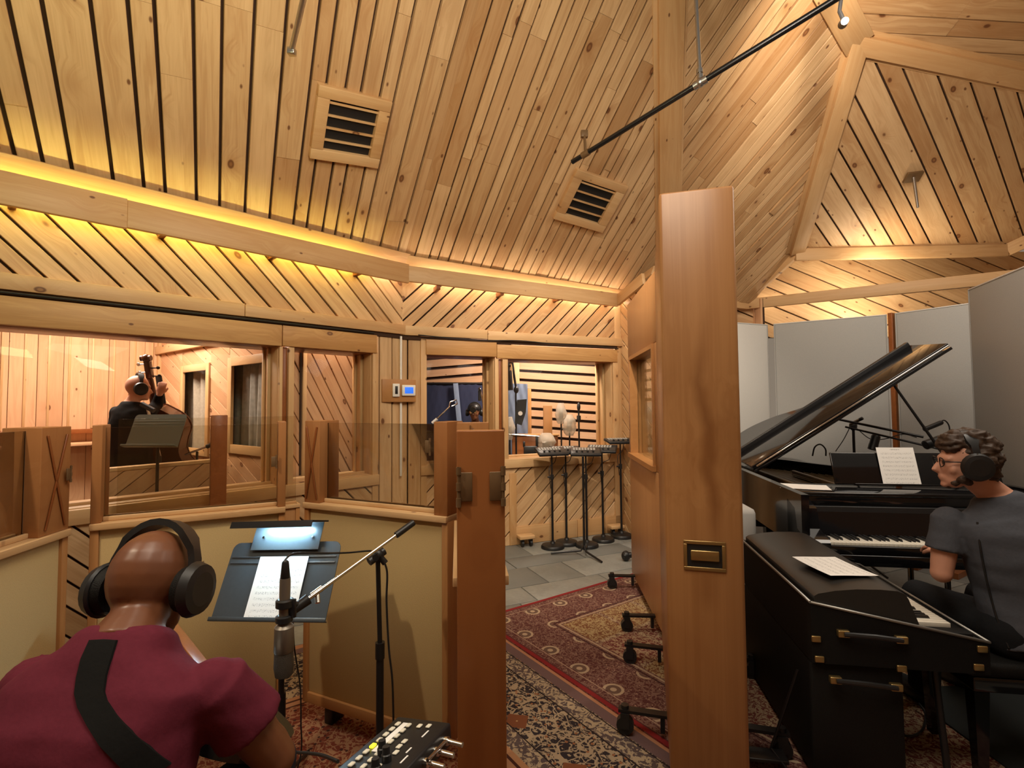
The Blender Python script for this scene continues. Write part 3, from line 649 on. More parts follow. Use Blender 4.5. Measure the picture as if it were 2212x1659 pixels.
# ================================================================== TALL PARTITIONS
def caster(par, x, y, side, h=0.10, arm=0.22):
    c = MB(); r_ = 0.04
    b = MB().box(x-.02, x+.02, min(y, y+side*arm), max(y, y+side*arm), h-.0, h+.014)
    b.box(x-.016, x+.016, min(y+side*.01, y+side*.02), max(y+side*.01, y+side*.03), 0.03, h)
    br = b.build('outrigger', BLACKMET, par)
    yy = y+side*(arm-.03)
    c.cyl((x-.018, yy, r_), (x+.018, yy, r_), r_, seg=20); c.cyl((x-.024, yy, r_), (x+.024, yy, r_), .012, seg=10)
    c.box(x-.026, x-.021, yy-.02, yy+.02, r_-.01, h); c.box(x+.021, x+.026, yy-.02, yy+.02, r_-.01, h); c.cyl((x, yy, h-.01), (x, yy, h+.03), .018, seg=12)
    c.build('wheel', BLACK, par)
def tall_gobo(name, lab, a, b, th, z1, win=None, sgn=1, wheels=(0.3, 0.9), handle=False, z0=0.085):
    """a->b runs along its left face; thickness goes to the right of it"""
    a = V((a[0], a[1], 0)); b = V((b[0], b[1], 0)); d = (b-a).normalized(); L = (b-a).length
    a.z = .013; e = empty(name, tuple(a), math.atan2(d.y, d.x), lab, 'partition')   # local x along, -y to the right
    if win:
        u0, u1, w0, w1_ = win
        MB().cbox(0, L, -th, 0, z0, w0, .008).build('lower_panel', VENEER_L, e, fix=False); MB().cbox(0, L, -th, 0, w1_, z1, .008).build('upper_panel', VENEER_L, e, fix=False)
        MB().cbox(0, u0, -th, 0, w0, w1_, .004).build('side_panel', VENEER_L, e, fix=False); MB().cbox(u1, L, -th, 0, w0, w1_, .004).build('side_panel', VENEER_L, e, fix=False)
        f = MB().box(u0, u0+.03, -th+.01, .012, w0, w1_).box(u1-.03, u1, -th+.01, .012, w0, w1_).box(u0+.03, u1-.03, -th+.01, .012, w1_-.03, w1_).box(u0-.02, u1+.02, -th+.01, .03, w0, w0+.035)
        f.build('window_frame', FRAMEW, e)
        MB().box(u0+.03, u1-.03, -.06, -.052, w0+.035, w1_-.03).build('pane', GLASS, e); MB().box(u0+.03, u1-.03, -th+.052, -th+.06, w0+.035, w1_-.03).build('pane', GLASS, e)
    else:
        MB().cbox(0, L, -th, 0, z0, z1, .014).build('body', VENEER_S, e, fix=False)
    for x_ in wheels: caster(e, x_, 0, 1); caster(e, x_, -th, -1)
    if handle:
        m = frame((-.0, -th*.5, 0.95), (0, -1, 0), (-1, 0, 0))   # x right, z towards camera
        hd_ = empty('handle', parent=e, mat=m, label='recessed brass box handle')
        hh, ww = .058, .078
        q = MB()
        for (x0, x1, y0, y1) in ((-ww, ww, hh-.014, hh), (-ww, ww, -hh, -hh+.014), (-ww, -ww+.014, -hh+.014, hh-.014), (ww-.014, ww, -hh+.014, hh-.014)): q.cbox(x0, x1, y0, y1, 0, .006, .002)
        q.build('plate', BRASS, hd_, fix=False)
        MB().box(-ww+.014, ww-.014, -hh+.014, hh-.014, -.0, .0015).build('recess', BLACK, hd_)
        MB().cbox(-ww+.026, ww-.024, -.018, .022, .003, .012, .004).build('grip', BRASS, hd_, fix=False)
    return e
gA = tall_gobo('tall_partition', 'thick tall reddish veneered partition on wheels standing like a pillar, brass box handle on its end', (.611, 2.03), (.925, 3.19), .29, 2.42, None, handle=True, wheels=(.36, 1.02))
gB = tall_gobo('tall_partition', 'tall veneered partition with a framed window behind the pillar-like one', (.945, 3.25), (1.03, 4.42), .14, 2.43, (.10, 1.06, 1.10, 1.955), wheels=(.22, 1.02))
# ================================================================== LOW BOOTH PARTITIONS
def low_gobo(lab, a, b, th=0.134, z1=1.49, zs=1.08, postL=0.0, postR=0.0, z0=0.10, pane=True, face=FABRIC, flip=1, hinges=False, foot=True, pcol=FRAMEW):
    a = V((a[0], a[1], 0)); b = V((b[0], b[1], 0)); d = (b-a).normalized(); L = (b-a).length
    e = empty('booth_partition', tuple(a), math.atan2(d.y, d.x), lab, 'partition')   # face at local y=0, body behind (y>0) * flip
    def Y(y0, y1): return (min(y0*flip, y1*flip), max(y0*flip, y1*flip))
    y = Y(0.012, th-.012); MB().cbox(.03, L-.03, y[0], y[1], z0+.05, zs-.02, .003).build('fabric_panel', face, e, fix=False)
    st_ = .030
    def P_(x0, x1, y0, y1, za, zb, nm, mat=pcol):
        yy = Y(y0, y1); MB_ = None
        L_ = (x1-x0, yy[1]-yy[0], zb-za); c = V(((x0+x1)/2, (yy[0]+yy[1])/2, (za+zb)/2))
        if L_[2] > L_[0]: m = frame(c, (0, 0, 1), (0, 1, 0)); return MB().cbox(-L_[2]/2, L_[2]/2, -L_[0]/2, L_[0]/2, -L_[1]/2, L_[1]/2, .003).build(nm, mat if mat is not pcol else FRAMEW, e, fix=False, mtx=m)
        m = frame(c, (1, 0, 0), (0, 0, 1)); return MB().cbox(-L_[0]/2, L_[0]/2, -L_[1]/2, L_[1]/2, -L_[2]/2, L_[2]/2, .003).build(nm, mat, e, fix=False, mtx=m)
    P_(0, st_, 0, th, z0, zs, 'stile'); P_(L-st_, L, 0, th, z0, zs, 'stile')
    P_(st_, L-st_, 0, th, z0, z0+.05, 'bottom_rail'); P_(-.0, L, -.012, th+.012, zs-.028, zs, 'ledge', PINE_TRIM)
    for x0, x1 in ((0, postL), (L-postR, L)):
        if x1-x0 > .02:
            m = frame(((x0+x1)/2, flip*th/2, (zs+z1)/2), (0, 0, 1), (0, 1, 0)); hh = (z1-zs)/2
            MB().cbox(-hh, hh, -(x1-x0)/2, (x1-x0)/2, -th/2, th/2, .003).build('post', REDWX, e, fix=False, mtx=m)
    if pane:
        x0, x1 = postL or .02, L-(postR or .02); yy = Y(th*.40, th*.40+.006)
        MB().cbox(x0, x1, yy[0], yy[1], zs+.004, z1-.012, .001).build('plexiglass_pane', PLEXI, e, 'clear plexiglass pane', fix=False)
        P_(x0, x1, th*.25, th*.25+.014, zs, zs+.02, 'bead', PINE_TRIM); P_(x0, x1, th*.55, th*.55+.014, zs, zs+.02, 'bead', PINE_TRIM)
    if foot:
        for x_ in (.14, L-.14): MB().cbox(x_-.025, x_+.025, .03 if flip > 0 else -th+.02, th-.02 if flip > 0 else -.03, 0, z0, .006).build('foot', BLACK, e, fix=False)
    return e
BRONZE = plain('bronze', (0.17, 0.10, 0.045), .5, .2)
REDWX = wood('gobo_post_veneer', (0.40, 0.185, 0.068), (0.26, 0.095, 0.028), knots=0, var=0.12, rough=0.33, gs=0.6)
g1 = low_gobo('tan fabric partition along the left edge beside the guitarist, broad post at its far end', (-1.66, 1.10), (-1.785, 2.03), postR=.15, flip=1, hinges=True)
g2 = low_gobo('tan fabric partition with plexiglass directly behind the music stand on its left', (-1.76, 2.10), (-1.10, 2.44), postL=.035, postR=.035)
g3 = low_gobo('tan fabric partition with plexiglass behind the boom microphone stand', (-1.055, 2.55), (-.285, 2.19), postL=.10, postR=.07)
g4 = low_gobo('tan partition seen end-on with dark bronze hinges, nearest on the right of the booth', (-.158, 1.42), (-.235, 2.12), th=.134, postL=.03, postR=.03, flip=-1)
ep = MB().cbox(-.71, .71, -.067, .067, -.012, .012, .003).build('end_post', wood('gobo_end_wood', (0.30, 0.115, 0.036), (0.20, 0.066, 0.019), knots=0, var=0.1, rough=0.36, gs=0.5), g4, 'reddish end board', fix=False, mtx=frame((-.012, -.067, .78), (0, 0, 1), (-1, 0, 0)))
def hinge(par, org, ex, ez, s=1.0):
    m = frame(org, ex, ez); h = empty('hinge', parent=par, mat=m, label='dark bronze butterfly hinge')
    MB().cbox(.003, .038*s, -.040*s, .040*s, 0, .004, .012).build('plate', BRONZE, h, fix=False)
    MB().cyl((0, -.055*s, .003), (0, .055*s, .003), .0045*s, seg=10).cyl((0, -.055*s, .003), (0, -.03*s, .003), .007*s, seg=10).cyl((0, -.01*s, .003), (0, .012*s, .003), .007*s, seg=10).cyl((0, .034*s, .003), (0, .055*s, .003), .007*s, seg=10).build('knuckle', BRONZE, h)
g4r = g4.matrix_basis
hinge(g4, (-.025, -.005, 1.335), (0, -1, 0), (-1, 0, 0)); hinge(g4, (-.025, -.129, 1.335), (0, 1, 0), (-1, 0, 0))
hinge(g3, (.77, -.012, 1.38), (-1, 0, 0), (0, -1, 0), .7); hinge(g2, (.70, -.012, 1.30), (-1, 0, 0), (0, -1, 0), .6); hinge(g1, (.92, -.012, 1.30), (-1, 0, 0), (0, -1, 0), .6)
# crossed braces showing on two of the posts
for par, cx, wdt in ((g1, .863, .05), (g3, .05, .036)):
    for s_ in (-1, 1):
        board('brace', (cx-s_*wdt, -.004, 1.10), (cx+s_*wdt, -.004, 1.46), .010, .006, (0, -1, 0), REDWOOD, par)
g5 = low_gobo('far low partition with a dark stained post standing outside the booth before the bass window', (-2.62, 3.30), (-1.68, 3.98), z1=1.50, zs=.80, postL=.0, postR=.0, face=VENEER_L)
q5 = g5.matrix_basis.inverted()
for nm_, px_ in (('post', 497),):
    MB().cbox(-.34, .34, -.052, .052, -.03, .03, .004).build('post', REDWOOD, g5, 'dark red-brown stained post', fix=False, mtx=frame((.60, .03, 1.165), (0, 0, 1), (0, 1, 0)))
# ================================================================== RUGS
c_ = V((-.269, 3.70, 0)); r1 = V((.572, -.820, 0)).normalized(); r2 = V((.820, .572, 0)).normalized()
def rug_mat(name, kind):
    m = Mat(name, 0.95, 0, 0.1); x, y, z = m.sep(m.obj())
    W_, H_ = (3.0, 2.7) if kind == 1 else (4.0, 3.2)
    e = (x.min(x*-1+W_)).min(y.min(y*-1+H_))
    o = m.obj(); fine = m.noise(o, 60, 3, .6, 1.2); fl = m.noise(o, 30 if kind == 1 else 22, 3, .6, 2.2); vd, _ = m.voro(o, 34 if kind == 1 else 26); ve, _ = m.voro(o, 26 if kind == 1 else 16, 'DISTANCE_TO_EDGE')
    flor = (fl.gt(.52)+ve.lt(.03)).min(1.0)
    def L(c, lo, hi): return c.gt(lo)*c.lt(hi)
    if kind == 1:
        ground = m.mix(flor*0.75, (0.105, 0.034, 0.032), (0.29, 0.175, 0.135))
        ground = m.mix(vd.lt(.16), ground, (0.42, 0.27, 0.19))
        # medallions along the borders
        px = ((x/0.27).frac()-.5)*0.27; py = ((y/0.27).frac()-.5)*0.27
        d = (px*px+py*py).sqrt(); med = (L(d, .042, .058)+d.lt(.018)).min(1.0)
        inb = L(e, .10, .38)
        c = m.mix(med*inb, ground, (0.50, 0.38, 0.26)); c = m.mix(L(d, .018, .042)*inb, c, (0.16, 0.10, 0.075))
        # interior patchwork
        cx_ = ((x-.42)/.36); cy_ = ((y-.42)/.36); idx = (cx_.floor()*1.7+cy_.floor()*3.1).sin().abs()
        c1 = m.mix(fl.gt(.5), (0.44, 0.33, 0.17), (0.20, 0.085, 0.04)); c2 = m.mix(fl.gt(.47), (0.06, 0.022, 0.026), (0.34, 0.20, 0.14)); c3 = m.mix(fl.gt(.5), (0.17, 0.045, 0.038), (0.42, 0.30, 0.19))
        pc_ = m.mix(idx.gt(.45), c1, c2); pc_ = m.mix(idx.gt(.78), pc_, c3)
        sep_ = ((cx_.frac()-.5).abs().gt(.45)+(cy_.frac()-.5).abs().gt(.45)).min(1.0)
        pc_ = m.mix(sep_, pc_, (0.48, 0.37, 0.23)); pc_ = m.mix(sep_*fine.gt(.52), pc_, (0.14, 0.05, 0.04))
        c = m.mix(e.gt(.44), c, pc_)
        for lo, hi, cc in ((0, .028, (0.26, 0.018, 0.022)), (.028, .036, (0.10, 0.03, 0.03)), (.085, .092, (0.42, 0.28, 0.2)), (.39, .40, (0.05, 0.02, 0.02)), (.415, .43, (0.45, 0.33, 0.22))):
            c = m.mix(L(e, lo, hi), c, cc)
    else:
        px = ((x/.42).frac()-.5).abs(); py = ((y/.42).frac()-.5).abs(); dia = px+py
        bg = m.mix(flor, (0.025, 0.022, 0.028), (0.42, 0.33, 0.22)); bg = m.mix(vd.lt(.2), bg, (0.30, 0.13, 0.06))
        ros = m.mix((dia*14).sin().gt(.2), (0.46, 0.33, 0.18), (0.22, 0.08, 0.035))
        bg = m.mix(dia.lt(.17), bg, ros)
        red = m.mix(flor, (0.17, 0.035, 0.018), (0.33, 0.17, 0.09)); red = m.mix(vd.lt(.22), red, (0.05, 0.018, 0.015))
        c = m.mix(e.gt(.70), bg, red)
        gu = m.mix(fl.gt(.5), (0.10, 0.075, 0.075), (0.45, 0.36, 0.24))
        for lo, hi, cc in ((0, .05, (0.50, 0.24, 0.13)), (.05, .115, (0.17, 0.105, 0.105)), (.125, .22, None), (.22, .228, (0.02, 0.015, 0.015)), (.12, .127, (0.03, 0.02, 0.02)),
                           (.52, .61, None), (.515, .522, (0.02, 0.015, 0.015)), (.61, .64, (0.46, 0.24, 0.12)), (.64, .655, (0.06, 0.02, 0.015)), (.655, .69, (0.42, 0.22, 0.12)), (.69, .70, (0.04, 0.015, 0.01))):
            c = m.mix(L(e, lo, hi), c, cc if cc else gu)
    c = m.mix(m.noise(o, 3, 4)*0.25, c, (0.10, 0.06, 0.05)); m.col(c); m.bump(m.noise(o, 420, 2), 0.5, 0.003)
    return m.m
def rug(name, lab, org, ex, ey, W_, H_, mat, z0, t=.008):
    m = frame(V(org)+UP*z0, ex, (0, 0, 1)); ey_ = V((0, 0, 1)).cross(V(ex))
    s = 1 if ey_.dot(ey) > 0 else -1
    nx, ny = 24, 20; vs = []
    for k, zz_ in ((0, t), (1, 0)):
        for j in range(ny+1):
            for i in range(nx+1):
                x_, y_ = W_*i/nx, H_*j/ny; vs.append((x_, y_, zz_+(0.0012*math.sin(x_*5+j)*math.sin(y_*4) if k == 0 else 0)))
    K_ = (nx+1)*(ny+1); fs = [(j*(nx+1)+i, j*(nx+1)+i+1, (j+1)*(nx+1)+i+1, (j+1)*(nx+1)+i) for j in range(ny) for i in range(nx)]
    side = [(i, i+1, K_+i+1, K_+i) for i in range(nx)]+[(ny*(nx+1)+i, ny*(nx+1)+i+1, K_+ny*(nx+1)+i+1, K_+ny*(nx+1)+i) for i in range(nx)]
    side += [(j*(nx+1), (j+1)*(nx+1), K_+(j+1)*(nx+1), K_+j*(nx+1)) for j in range(ny)]+[(j*(nx+1)+nx, (j+1)*(nx+1)+nx, K_+(j+1)*(nx+1)+nx, K_+j*(nx+1)+nx) for j in range(ny)]
    b = MB().add(vs, fs+side+[tuple(i+K_ for i in f) for f in fs])
    o = b.build(name, mat, mtx=m); return tag(o, lab, 'rug')
e_y = UP.cross(r1)   # = direction 90deg left of r1
# rug 1: origin so that local x runs along r1 and local y along r2
ey1 = UP.cross(r1)
rug('persian_rug', 'maroon patchwork rug with cream medallion border under the tall partitions', c_, r1, r2, 3.0, 2.7, rug_mat('patchwork_rug', 1), .007)
rug('persian_rug', 'dark floral border rug with red field, partly inside the guitar booth', c_-r2*3.17-r1*.35+r2*.0, r1, -r2, 4.0, 3.2, rug_mat('floral_rug', 2), .0005, .006)
MAT = plain('rubber_mat', (0.018, 0.022, 0.022), .75, 0, .3)
mt = MB().cbox(2.07, 4.6, 1.2, 2.78, .014, .022, .003).build('floor_mat', MAT, None, 'dark grey mat under the piano bench lying over the patterned rug'); tag(mt, None, 'mat')
# ================================================================== PAPER AND SHEET MUSIC
def score_mat(name, rows, tint=(0.88, 0.87, 0.84), shade=0.25):
    m = Mat(name, .8, 0, .1); x, y, z = m.sep(m.obj())      # local x across (-.5..5)*w ; y up
    g = m.nt.nodes.new('ShaderNodeTexCoord').outputs['Generated']; u, v, _z = m.sep(g)
    r = v*rows; fr_ = r.frac(); st_ = ((fr_*12).frac().lt(.22))*fr_.gt(.28)*fr_.lt(.70)
    inside = u.gt(.09)*u.lt(.93)*v.lt(.90)*v.gt(.03)
    nt_ = m.noise(m.comb(u*38, v*rows*6, 0), 1.0, 1).gt(.60)*fr_.gt(.25)*fr_.lt(.75)
    bar = ((u*4.0).frac().lt(.012))*fr_.gt(.28)*fr_.lt(.70)
    ink = (st_*0.45+nt_*0.8+bar).min(1.0)*inside
    ttl = (v.gt(.93)*v.lt(.955)*u.gt(.38)*u.lt(.62))*m.noise(m.comb(u*90, v*20, 0), 1, 1).gt(.48)
    m.col(m.mix((ink+ttl).min(1.0)*0.62, tint, (0.10, 0.10, 0.12))); return m.m
SCORE = score_mat('sheet_music', 9); SCORE2 = score_mat('sheet_music_small', 11)
def paper(name, lab, mtx, w_, h_, mat, bend=0.01, parent=None, group=None):
    nx, ny = 6, 8; vs = []; fs = []
    for k in (0, 1):
        for j in range(ny+1):
            for i in range(nx+1):
                x_, y_ = i/nx-.5, j/ny-.5; vs.append((x_*w_, y_*h_, bend*(x_*x_*2+math.sin(y_*3)*.5)+(0.0006 if k == 0 else 0)))
    K_ = (nx+1)*(ny+1)
    for j in range(ny):
        for i in range(nx):
            q = (j*(nx+1)+i, j*(nx+1)+i+1, (j+1)*(nx+1)+i+1, (j+1)*(nx+1)+i); fs += [q, tuple(a+K_ for a in reversed(q))]
    o = MB().add(vs, fs, True).build(name, mat, parent, lab, fix=False, mtx=mtx); return tag(o, None, 'sheet music', group)
# ================================================================== MUSIC STAND WITH LAMP in the booth
def desk(par, w_, h_, mtx, lip=.045, mat=BLACKMET, r=.03):
    e = par; m = mtx; pts = []
    for (cx, cy, a0_) in ((w_/2-r, h_/2-r, 0), (-w_/2+r, h_/2-r, 90)):
        for k in range(5): a = math.radians(a0_+90*k/4); pts.append((cx+r*math.cos(a), cy+r*math.sin(a), 0))
    pts += [(-w_/2, -h_/2, 0), (w_/2, -h_/2, 0)]
    MB().prism(pts, (0, 0, -.003)).build('desk', mat, e, mtx=m)
    MB().cbox(-w_/2-.005, w_/2+.005, -h_/2-.003, -h_/2+.002, -.003, lip, .001).cbox(-w_/2-.005, w_/2+.005, -h_/2-.003, -h_/2+.012, lip-.002, lip, .001).build('lip', mat, e, fix=False, mtx=m)
    MB().cbox(-w_/2+.01, w_/2-.01, h_/2-.062, h_/2-.056, 0, .003, .001).cbox(-w_/2+.01, w_/2-.01, h_/2-.085, h_/2-.078, 0, .003, .001).build('crease', mat, e, fix=False, mtx=m)
ms = empty('music_stand', label='black music stand with clip lamp and lit page in front of the guitarist', cat='music stand')
dTL, dTR, dBL, dBR = P(500, 1172, 2.12), P(745, 1170, 2.02), P(445, 1342, 1.97), P(715, 1342, 1.88)
dc = (dTL+dTR+dBL+dBR)/4; dx = ((dTR-dTL)+(dBR-dBL)).normalized(); dy_ = ((dTL+dTR)-(dBL+dBR))/2; dn = dx.cross(dy_).normalized()
DM = frame(dc, dx, dn); STANDM = plain('stand_desk_metal', (0.075, 0.088, 0.100), .34, .4)
desk(ms, .485, dy_.length, DM, lip=.012, mat=STANDM)
foot = V((dc.x, dc.y+.05, 0))
MB().cyl(foot+UP*.07, dc+V((0, .04, -.02)), .011, .011).cyl(foot+UP*.05, foot+UP*.42, .015).build('pole', BLACKMET, ms)
for k in range(3):
    a = math.radians(90+120*k); v = V((math.cos(a), math.sin(a), 0))
    MB().tube([foot+UP*.16, foot+v*.12+UP*.05, foot+v*.27+UP*.012], .008, 8).build('leg', BLACKMET, ms)
pm = DM @ Matrix.Translation((0.008, -.025, .006)); pp = DM @ Matrix.Translation((.012, -.035, .005))
paper('sheet_music', 'bright lit page of sheet music on the black stand before the guitarist', DM @ frame((.010, -.028, .006), (1, .0, 0), (0, 0, 1)), .215, dy_.length-.062, SCORE2, .002)
lamp = empty('stand_lamp', label='flat clip-on lamp with dark hood over the music stand', cat='lamp')
lm = DM
LAMPM = plain('lamp_metal', (0.12, 0.15, 0.17), .35, .3)
hy = dy_.length/2
MB().cbox(-.15, .155, hy-.035, hy+.075, .012, .015, .003).build('back_plate', LAMPM, lamp, 'plate lit pale blue', fix=False, mtx=lm)
MB().hexa([(-.19, hy+.076, .012), (.172, hy+.076, .012), (.172, hy+.082, .012), (-.19, hy+.082, .012)], [(-.20, hy+.048, .105), (.160, hy+.048, .105), (.160, hy+.056, .105), (-.20, hy+.056, .105)]).build('hood', BLACKMET, lamp, 'dark angled hood', mtx=lm)
MB().hexa([(-.20, hy+.030, .103), (.160, hy+.030, .103), (.160, hy+.056, .103), (-.20, hy+.056, .103)], [(-.20, hy+.030, .106), (.160, hy+.030, .106), (.160, hy+.056, .106), (-.20, hy+.056, .106)]).build('hood_lip', BLACKMET, lamp, mtx=lm)
MB().cbox(-.12, .105, hy+.058, hy+.063, .045, .075, .001).build('tube', emit('lamp_tube', (0.55, 0.83, 1.0), 90.0), lamp, 'glowing bluish tube', fix=False, mtx=lm)
for sx_ in (-.10, .12): MB().cyl((sx_, hy+(.015 if sx_ else .05), .015), (sx_, hy+(.015 if sx_ else .05), .022), .005).build('screw', CHROME, lamp, mtx=lm)
# ================================================================== MICROPHONES
def mic_pencil(name, lab, base, tip, r=.0115, mat=BLACKMET, head=.03):
    e = empty(name, label=lab, cat='microphone'); b = V(base); t = V(tip); d = (t-b).normalized()
    MB().tube([b, b+d*.012, b+d*.016, t-d*head], [r*.8, r, r, r], 14).build('body', mat, e)
    MB().tube([t-d*head, t-d*.004, t], [r*1.05, r*1.05, r*.7], 14).build('grille', BLACK, e)
    return e
# boom stand in the booth
bs_ = empty('microphone_stand', label='black boom stand with chrome arm reaching down to the hanging microphone', cat='microphone stand')
jt = P(816, 1200, 1.95); bt = V((jt.x+.01, jt.y, 0))
MB().cyl(bt+UP*.02, V((bt.x, bt.y, .62)), .0145).cyl(V((bt.x, bt.y, .60)), V((bt.x, bt.y, .66)), .018).cyl(V((bt.x, bt.y, .64)), jt, .009).build('pole', BLACKMET, bs_)
MB().lathe([(.14, .0), (.14, .012), (.12, .022), (.03, .03)], bt).build('base', BLACK, bs_)
ba, bb = P(893, 1129, 1.97), P(648, 1307, 1.66); bd = (bb-ba).normalized()
MB().cyl(ba+bd*.06, bb, .0065, seg=12).build('boom', CHROME, bs_, 'chrome boom arm')
MB().cyl(ba, ba+bd*.085, .0125, seg=12).build('counterweight', BLACK, bs_)
MB().cyl(jt-bd*.03, jt+bd*.04, .016).ell(jt, (.024, .02, .024)).cyl(jt+V((.0, -.03, .0)), jt+V((0, .03, 0)), .013).cyl(jt+V((.03, 0, -.03)), jt+V((.005, 0, 0)), .012).build('clutch', BLACK, bs_)
t1 = P(685, 1278, 1.71); MB().cyl(t1, t1+V((.01, -.02, -.03)), .008).cyl(t1-bd*.02, t1+bd*.02, .010).build('collar', CHROME, bs_)
MB().cyl(bb-bd*.03, bb+bd*.02, .018, .015).cyl(bb, P(616, 1305, 1.62), .011).build('swivel', BLACK, bs_)
# the hanging microphone
MICB = plain('mic_body', (0.23, 0.20, 0.165), .42, .5)
hm = empty('microphone', label='large brown-grey microphone hanging head down in front of the lit page', cat='microphone')
mD = 1.62; m0 = P(616, 1262, mD); m1 = P(614, 1345, mD); m2 = P(613, 1462, mD)
MB().tube([m0+UP*.075, m0+UP*.07, m0+UP*.02, m0+UP*.015], [.006, .0105, .015, .013], 16).build('connector', BLACKMET, hm)
MB().cyl(m0+UP*.02, m1, .0165, .0165, 20).build('body', MICB, hm)
MB().tube([m1, m1-UP*.012, P(613, 1405, mD), P(613, 1408, mD)], [.0165, .029, .030, .027], 20).build('housing', MICB, hm)
MB().tube([P(613, 1406, mD), P(613, 1440, mD), P(613, 1458, mD), m2], [.028, .030, .026, .012], 20).build('grille', plain('mic_grille', (0.10, 0.085, 0.07), .5, .6, .5, 500, .5, 1.0), hm)
MB().lathe([(.020, -.014), (.027, -.010), (.027, .010), (.020, .014)], P(615, 1303, mD)).lathe([(.018, -.012), (.026, -.008), (.026, .008), (.018, .012)], P(614, 1336, mD)).cbox(*(lambda a: (a.x-.004, a.x+.02, a.y-.006, a.y+.006, a.z-.05, a.z+.01))(P(626, 1300, mD))).build('shock_mount', BLACK, hm)
def cable(name, lab, pts, r=.0032, cat='cable', mat=BLACK, group=None):
    o = MB().tube(smooth_path(pts, 8), r, 8).build(name, mat, None, lab); return tag(o, None, cat, group)
cable('cable', 'black cable looping from the hanging microphone up to the boom clutch', [P(614, 1222, mD), P(618, 1207, mD+.01), P(640, 1195, mD+.05), P(700, 1195, 1.75), P(750, 1194, 1.85), P(800, 1190, 1.92), P(816, 1196, 1.92)], .0034)
cable('cable', 'black cable hanging down beside the boom stand pole', [jt+V((.02, -.02, .0)), P(836, 1235, 1.93), P(835, 1300, 1.93), P(840, 1400, 1.93), P(848, 1480, 1.93), P(850, 1620, 1.95), V((bt.x+.06, bt.y-.05, .02)), V((bt.x-.1, bt.y-.3, .012))], .004)
cable('cable', 'thin cable dropping from the music stand lamp to the red rug', [P(633, 1345, 2.0), P(636, 1400, 2.0), P(648, 1480, 2.0), P(650, 1560, 2.0), P(648, 1640, 2.0), V((-.86, 1.9, .012)), V((-.5, 1.6, .012)), V((-.3, 1.3, .012))], .003)
# ================================================================== HEADPHONE MIXER on a stand
mx = empty('headphone_mixer', label='small black cue mixer with white buttons and one glowing yellow button', cat='mixer')
mA, mB_, mC = P(860, 1546, 1.33), P(968, 1550, 1.30), P(716, 1668, 1.10)
mex = (mB_-mA); mey = (mA-mC); mz = mex.cross(mey).normalized(); Wm = .155; Hm = .30
MXM = frame(mA, mey*-1, mz); # local x runs toward the guitarist, y across
sy = 1 if MXM.to_3x3().col[1].dot(mex) > 0 else -1
def mxb(x0, x1, y0, y1, z0, z1, nm, mat, lab=None, c=.002, n=1):
    yy = sorted((y0*sy, y1*sy)); return MB().cbox(x0, x1, yy[0], yy[1], z0, z1, c).build(nm, mat, mx, lab, fix=False, mtx=MXM)
mxb(0, .34, 0, Wm, -.05, 0, 'body', BLACK, c=.006)
BTN = plain('button_cream', (0.75, 0.72, 0.60), .4); 
for k in range(8):
    mxb(.034+k*.025, .050+k*.025, .022, .033, 0, .005, 'button', BTN if k != 4 else emit('yellow_button', (1.0, .82, .02), 1.6), 'glowing yellow button' if k == 4 else None)
for k in range(8): mxb(.034+k*.025, .050+k*.025, .054, .064, 0, .005, 'button', BTN)
mxb(.03, .16, .036, .051, 0, .0015, 'label_strip', PAPER, 'white tape strip', .0005)
for (x_, y_) in ((.03, .082), (.025, .105), (.10, .085), (.122, .085), (.20, .085), (.145, .092)): mxb(x_, x_+.016, y_, y_+.011, 0, .004, 'button', BTN)
for (x_, y_, l_) in ((.05, .118, .03), (.125, .118, .022), (.155, .128, .03)): mxb(x_, x_+l_, y_, y_+.004, 0, .0012, 'marking', PAPER, None, .0004)
for (x_, y_) in ((.165, .070), (.185, .095), (.23, .10)):
    MB().tube([(x_, y_*sy, 0), (x_, y_*sy, .014), (x_, y_*sy, .016), (x_, y_*sy, .030)], [.011, .011, .009, .008], 18).build('knob', BLACK, mx, mtx=MXM)
for k in range(6):
    MB().cyl((.04+k*.045, (Wm)*sy, -.022), (.04+k*.045, (Wm+.012)*sy, -.022), .010).cyl((.04+k*.045, (Wm+.010)*sy, -.022), (.04+k*.045, (Wm+.05)*sy, -.026), .006).build('plug', CHROME, mx, 'chrome jack plug', mtx=MXM)
MB().cyl((.06, Wm*1.1*sy, -.012), (.14, Wm*1.1*sy, -.012), .004).build('handle', CHROME, mx, 'chrome side handle', mtx=MXM)
mc = MXM @ V((.17, Wm/2*sy, -.05)); tag(mx, None, None)
mst = empty('mixer_stand', label='black round-base stand carrying the small cue mixer in the booth', cat='stand')
MB().cyl(V((mc.x, mc.y, .02)), mc, .013).build('pole', BLACKMET, mst); MB().lathe([(.13, 0), (.13, .02), (.11, .03), (.03, .04)], V((mc.x, mc.y, .012))).build('base', BLACK, mst)
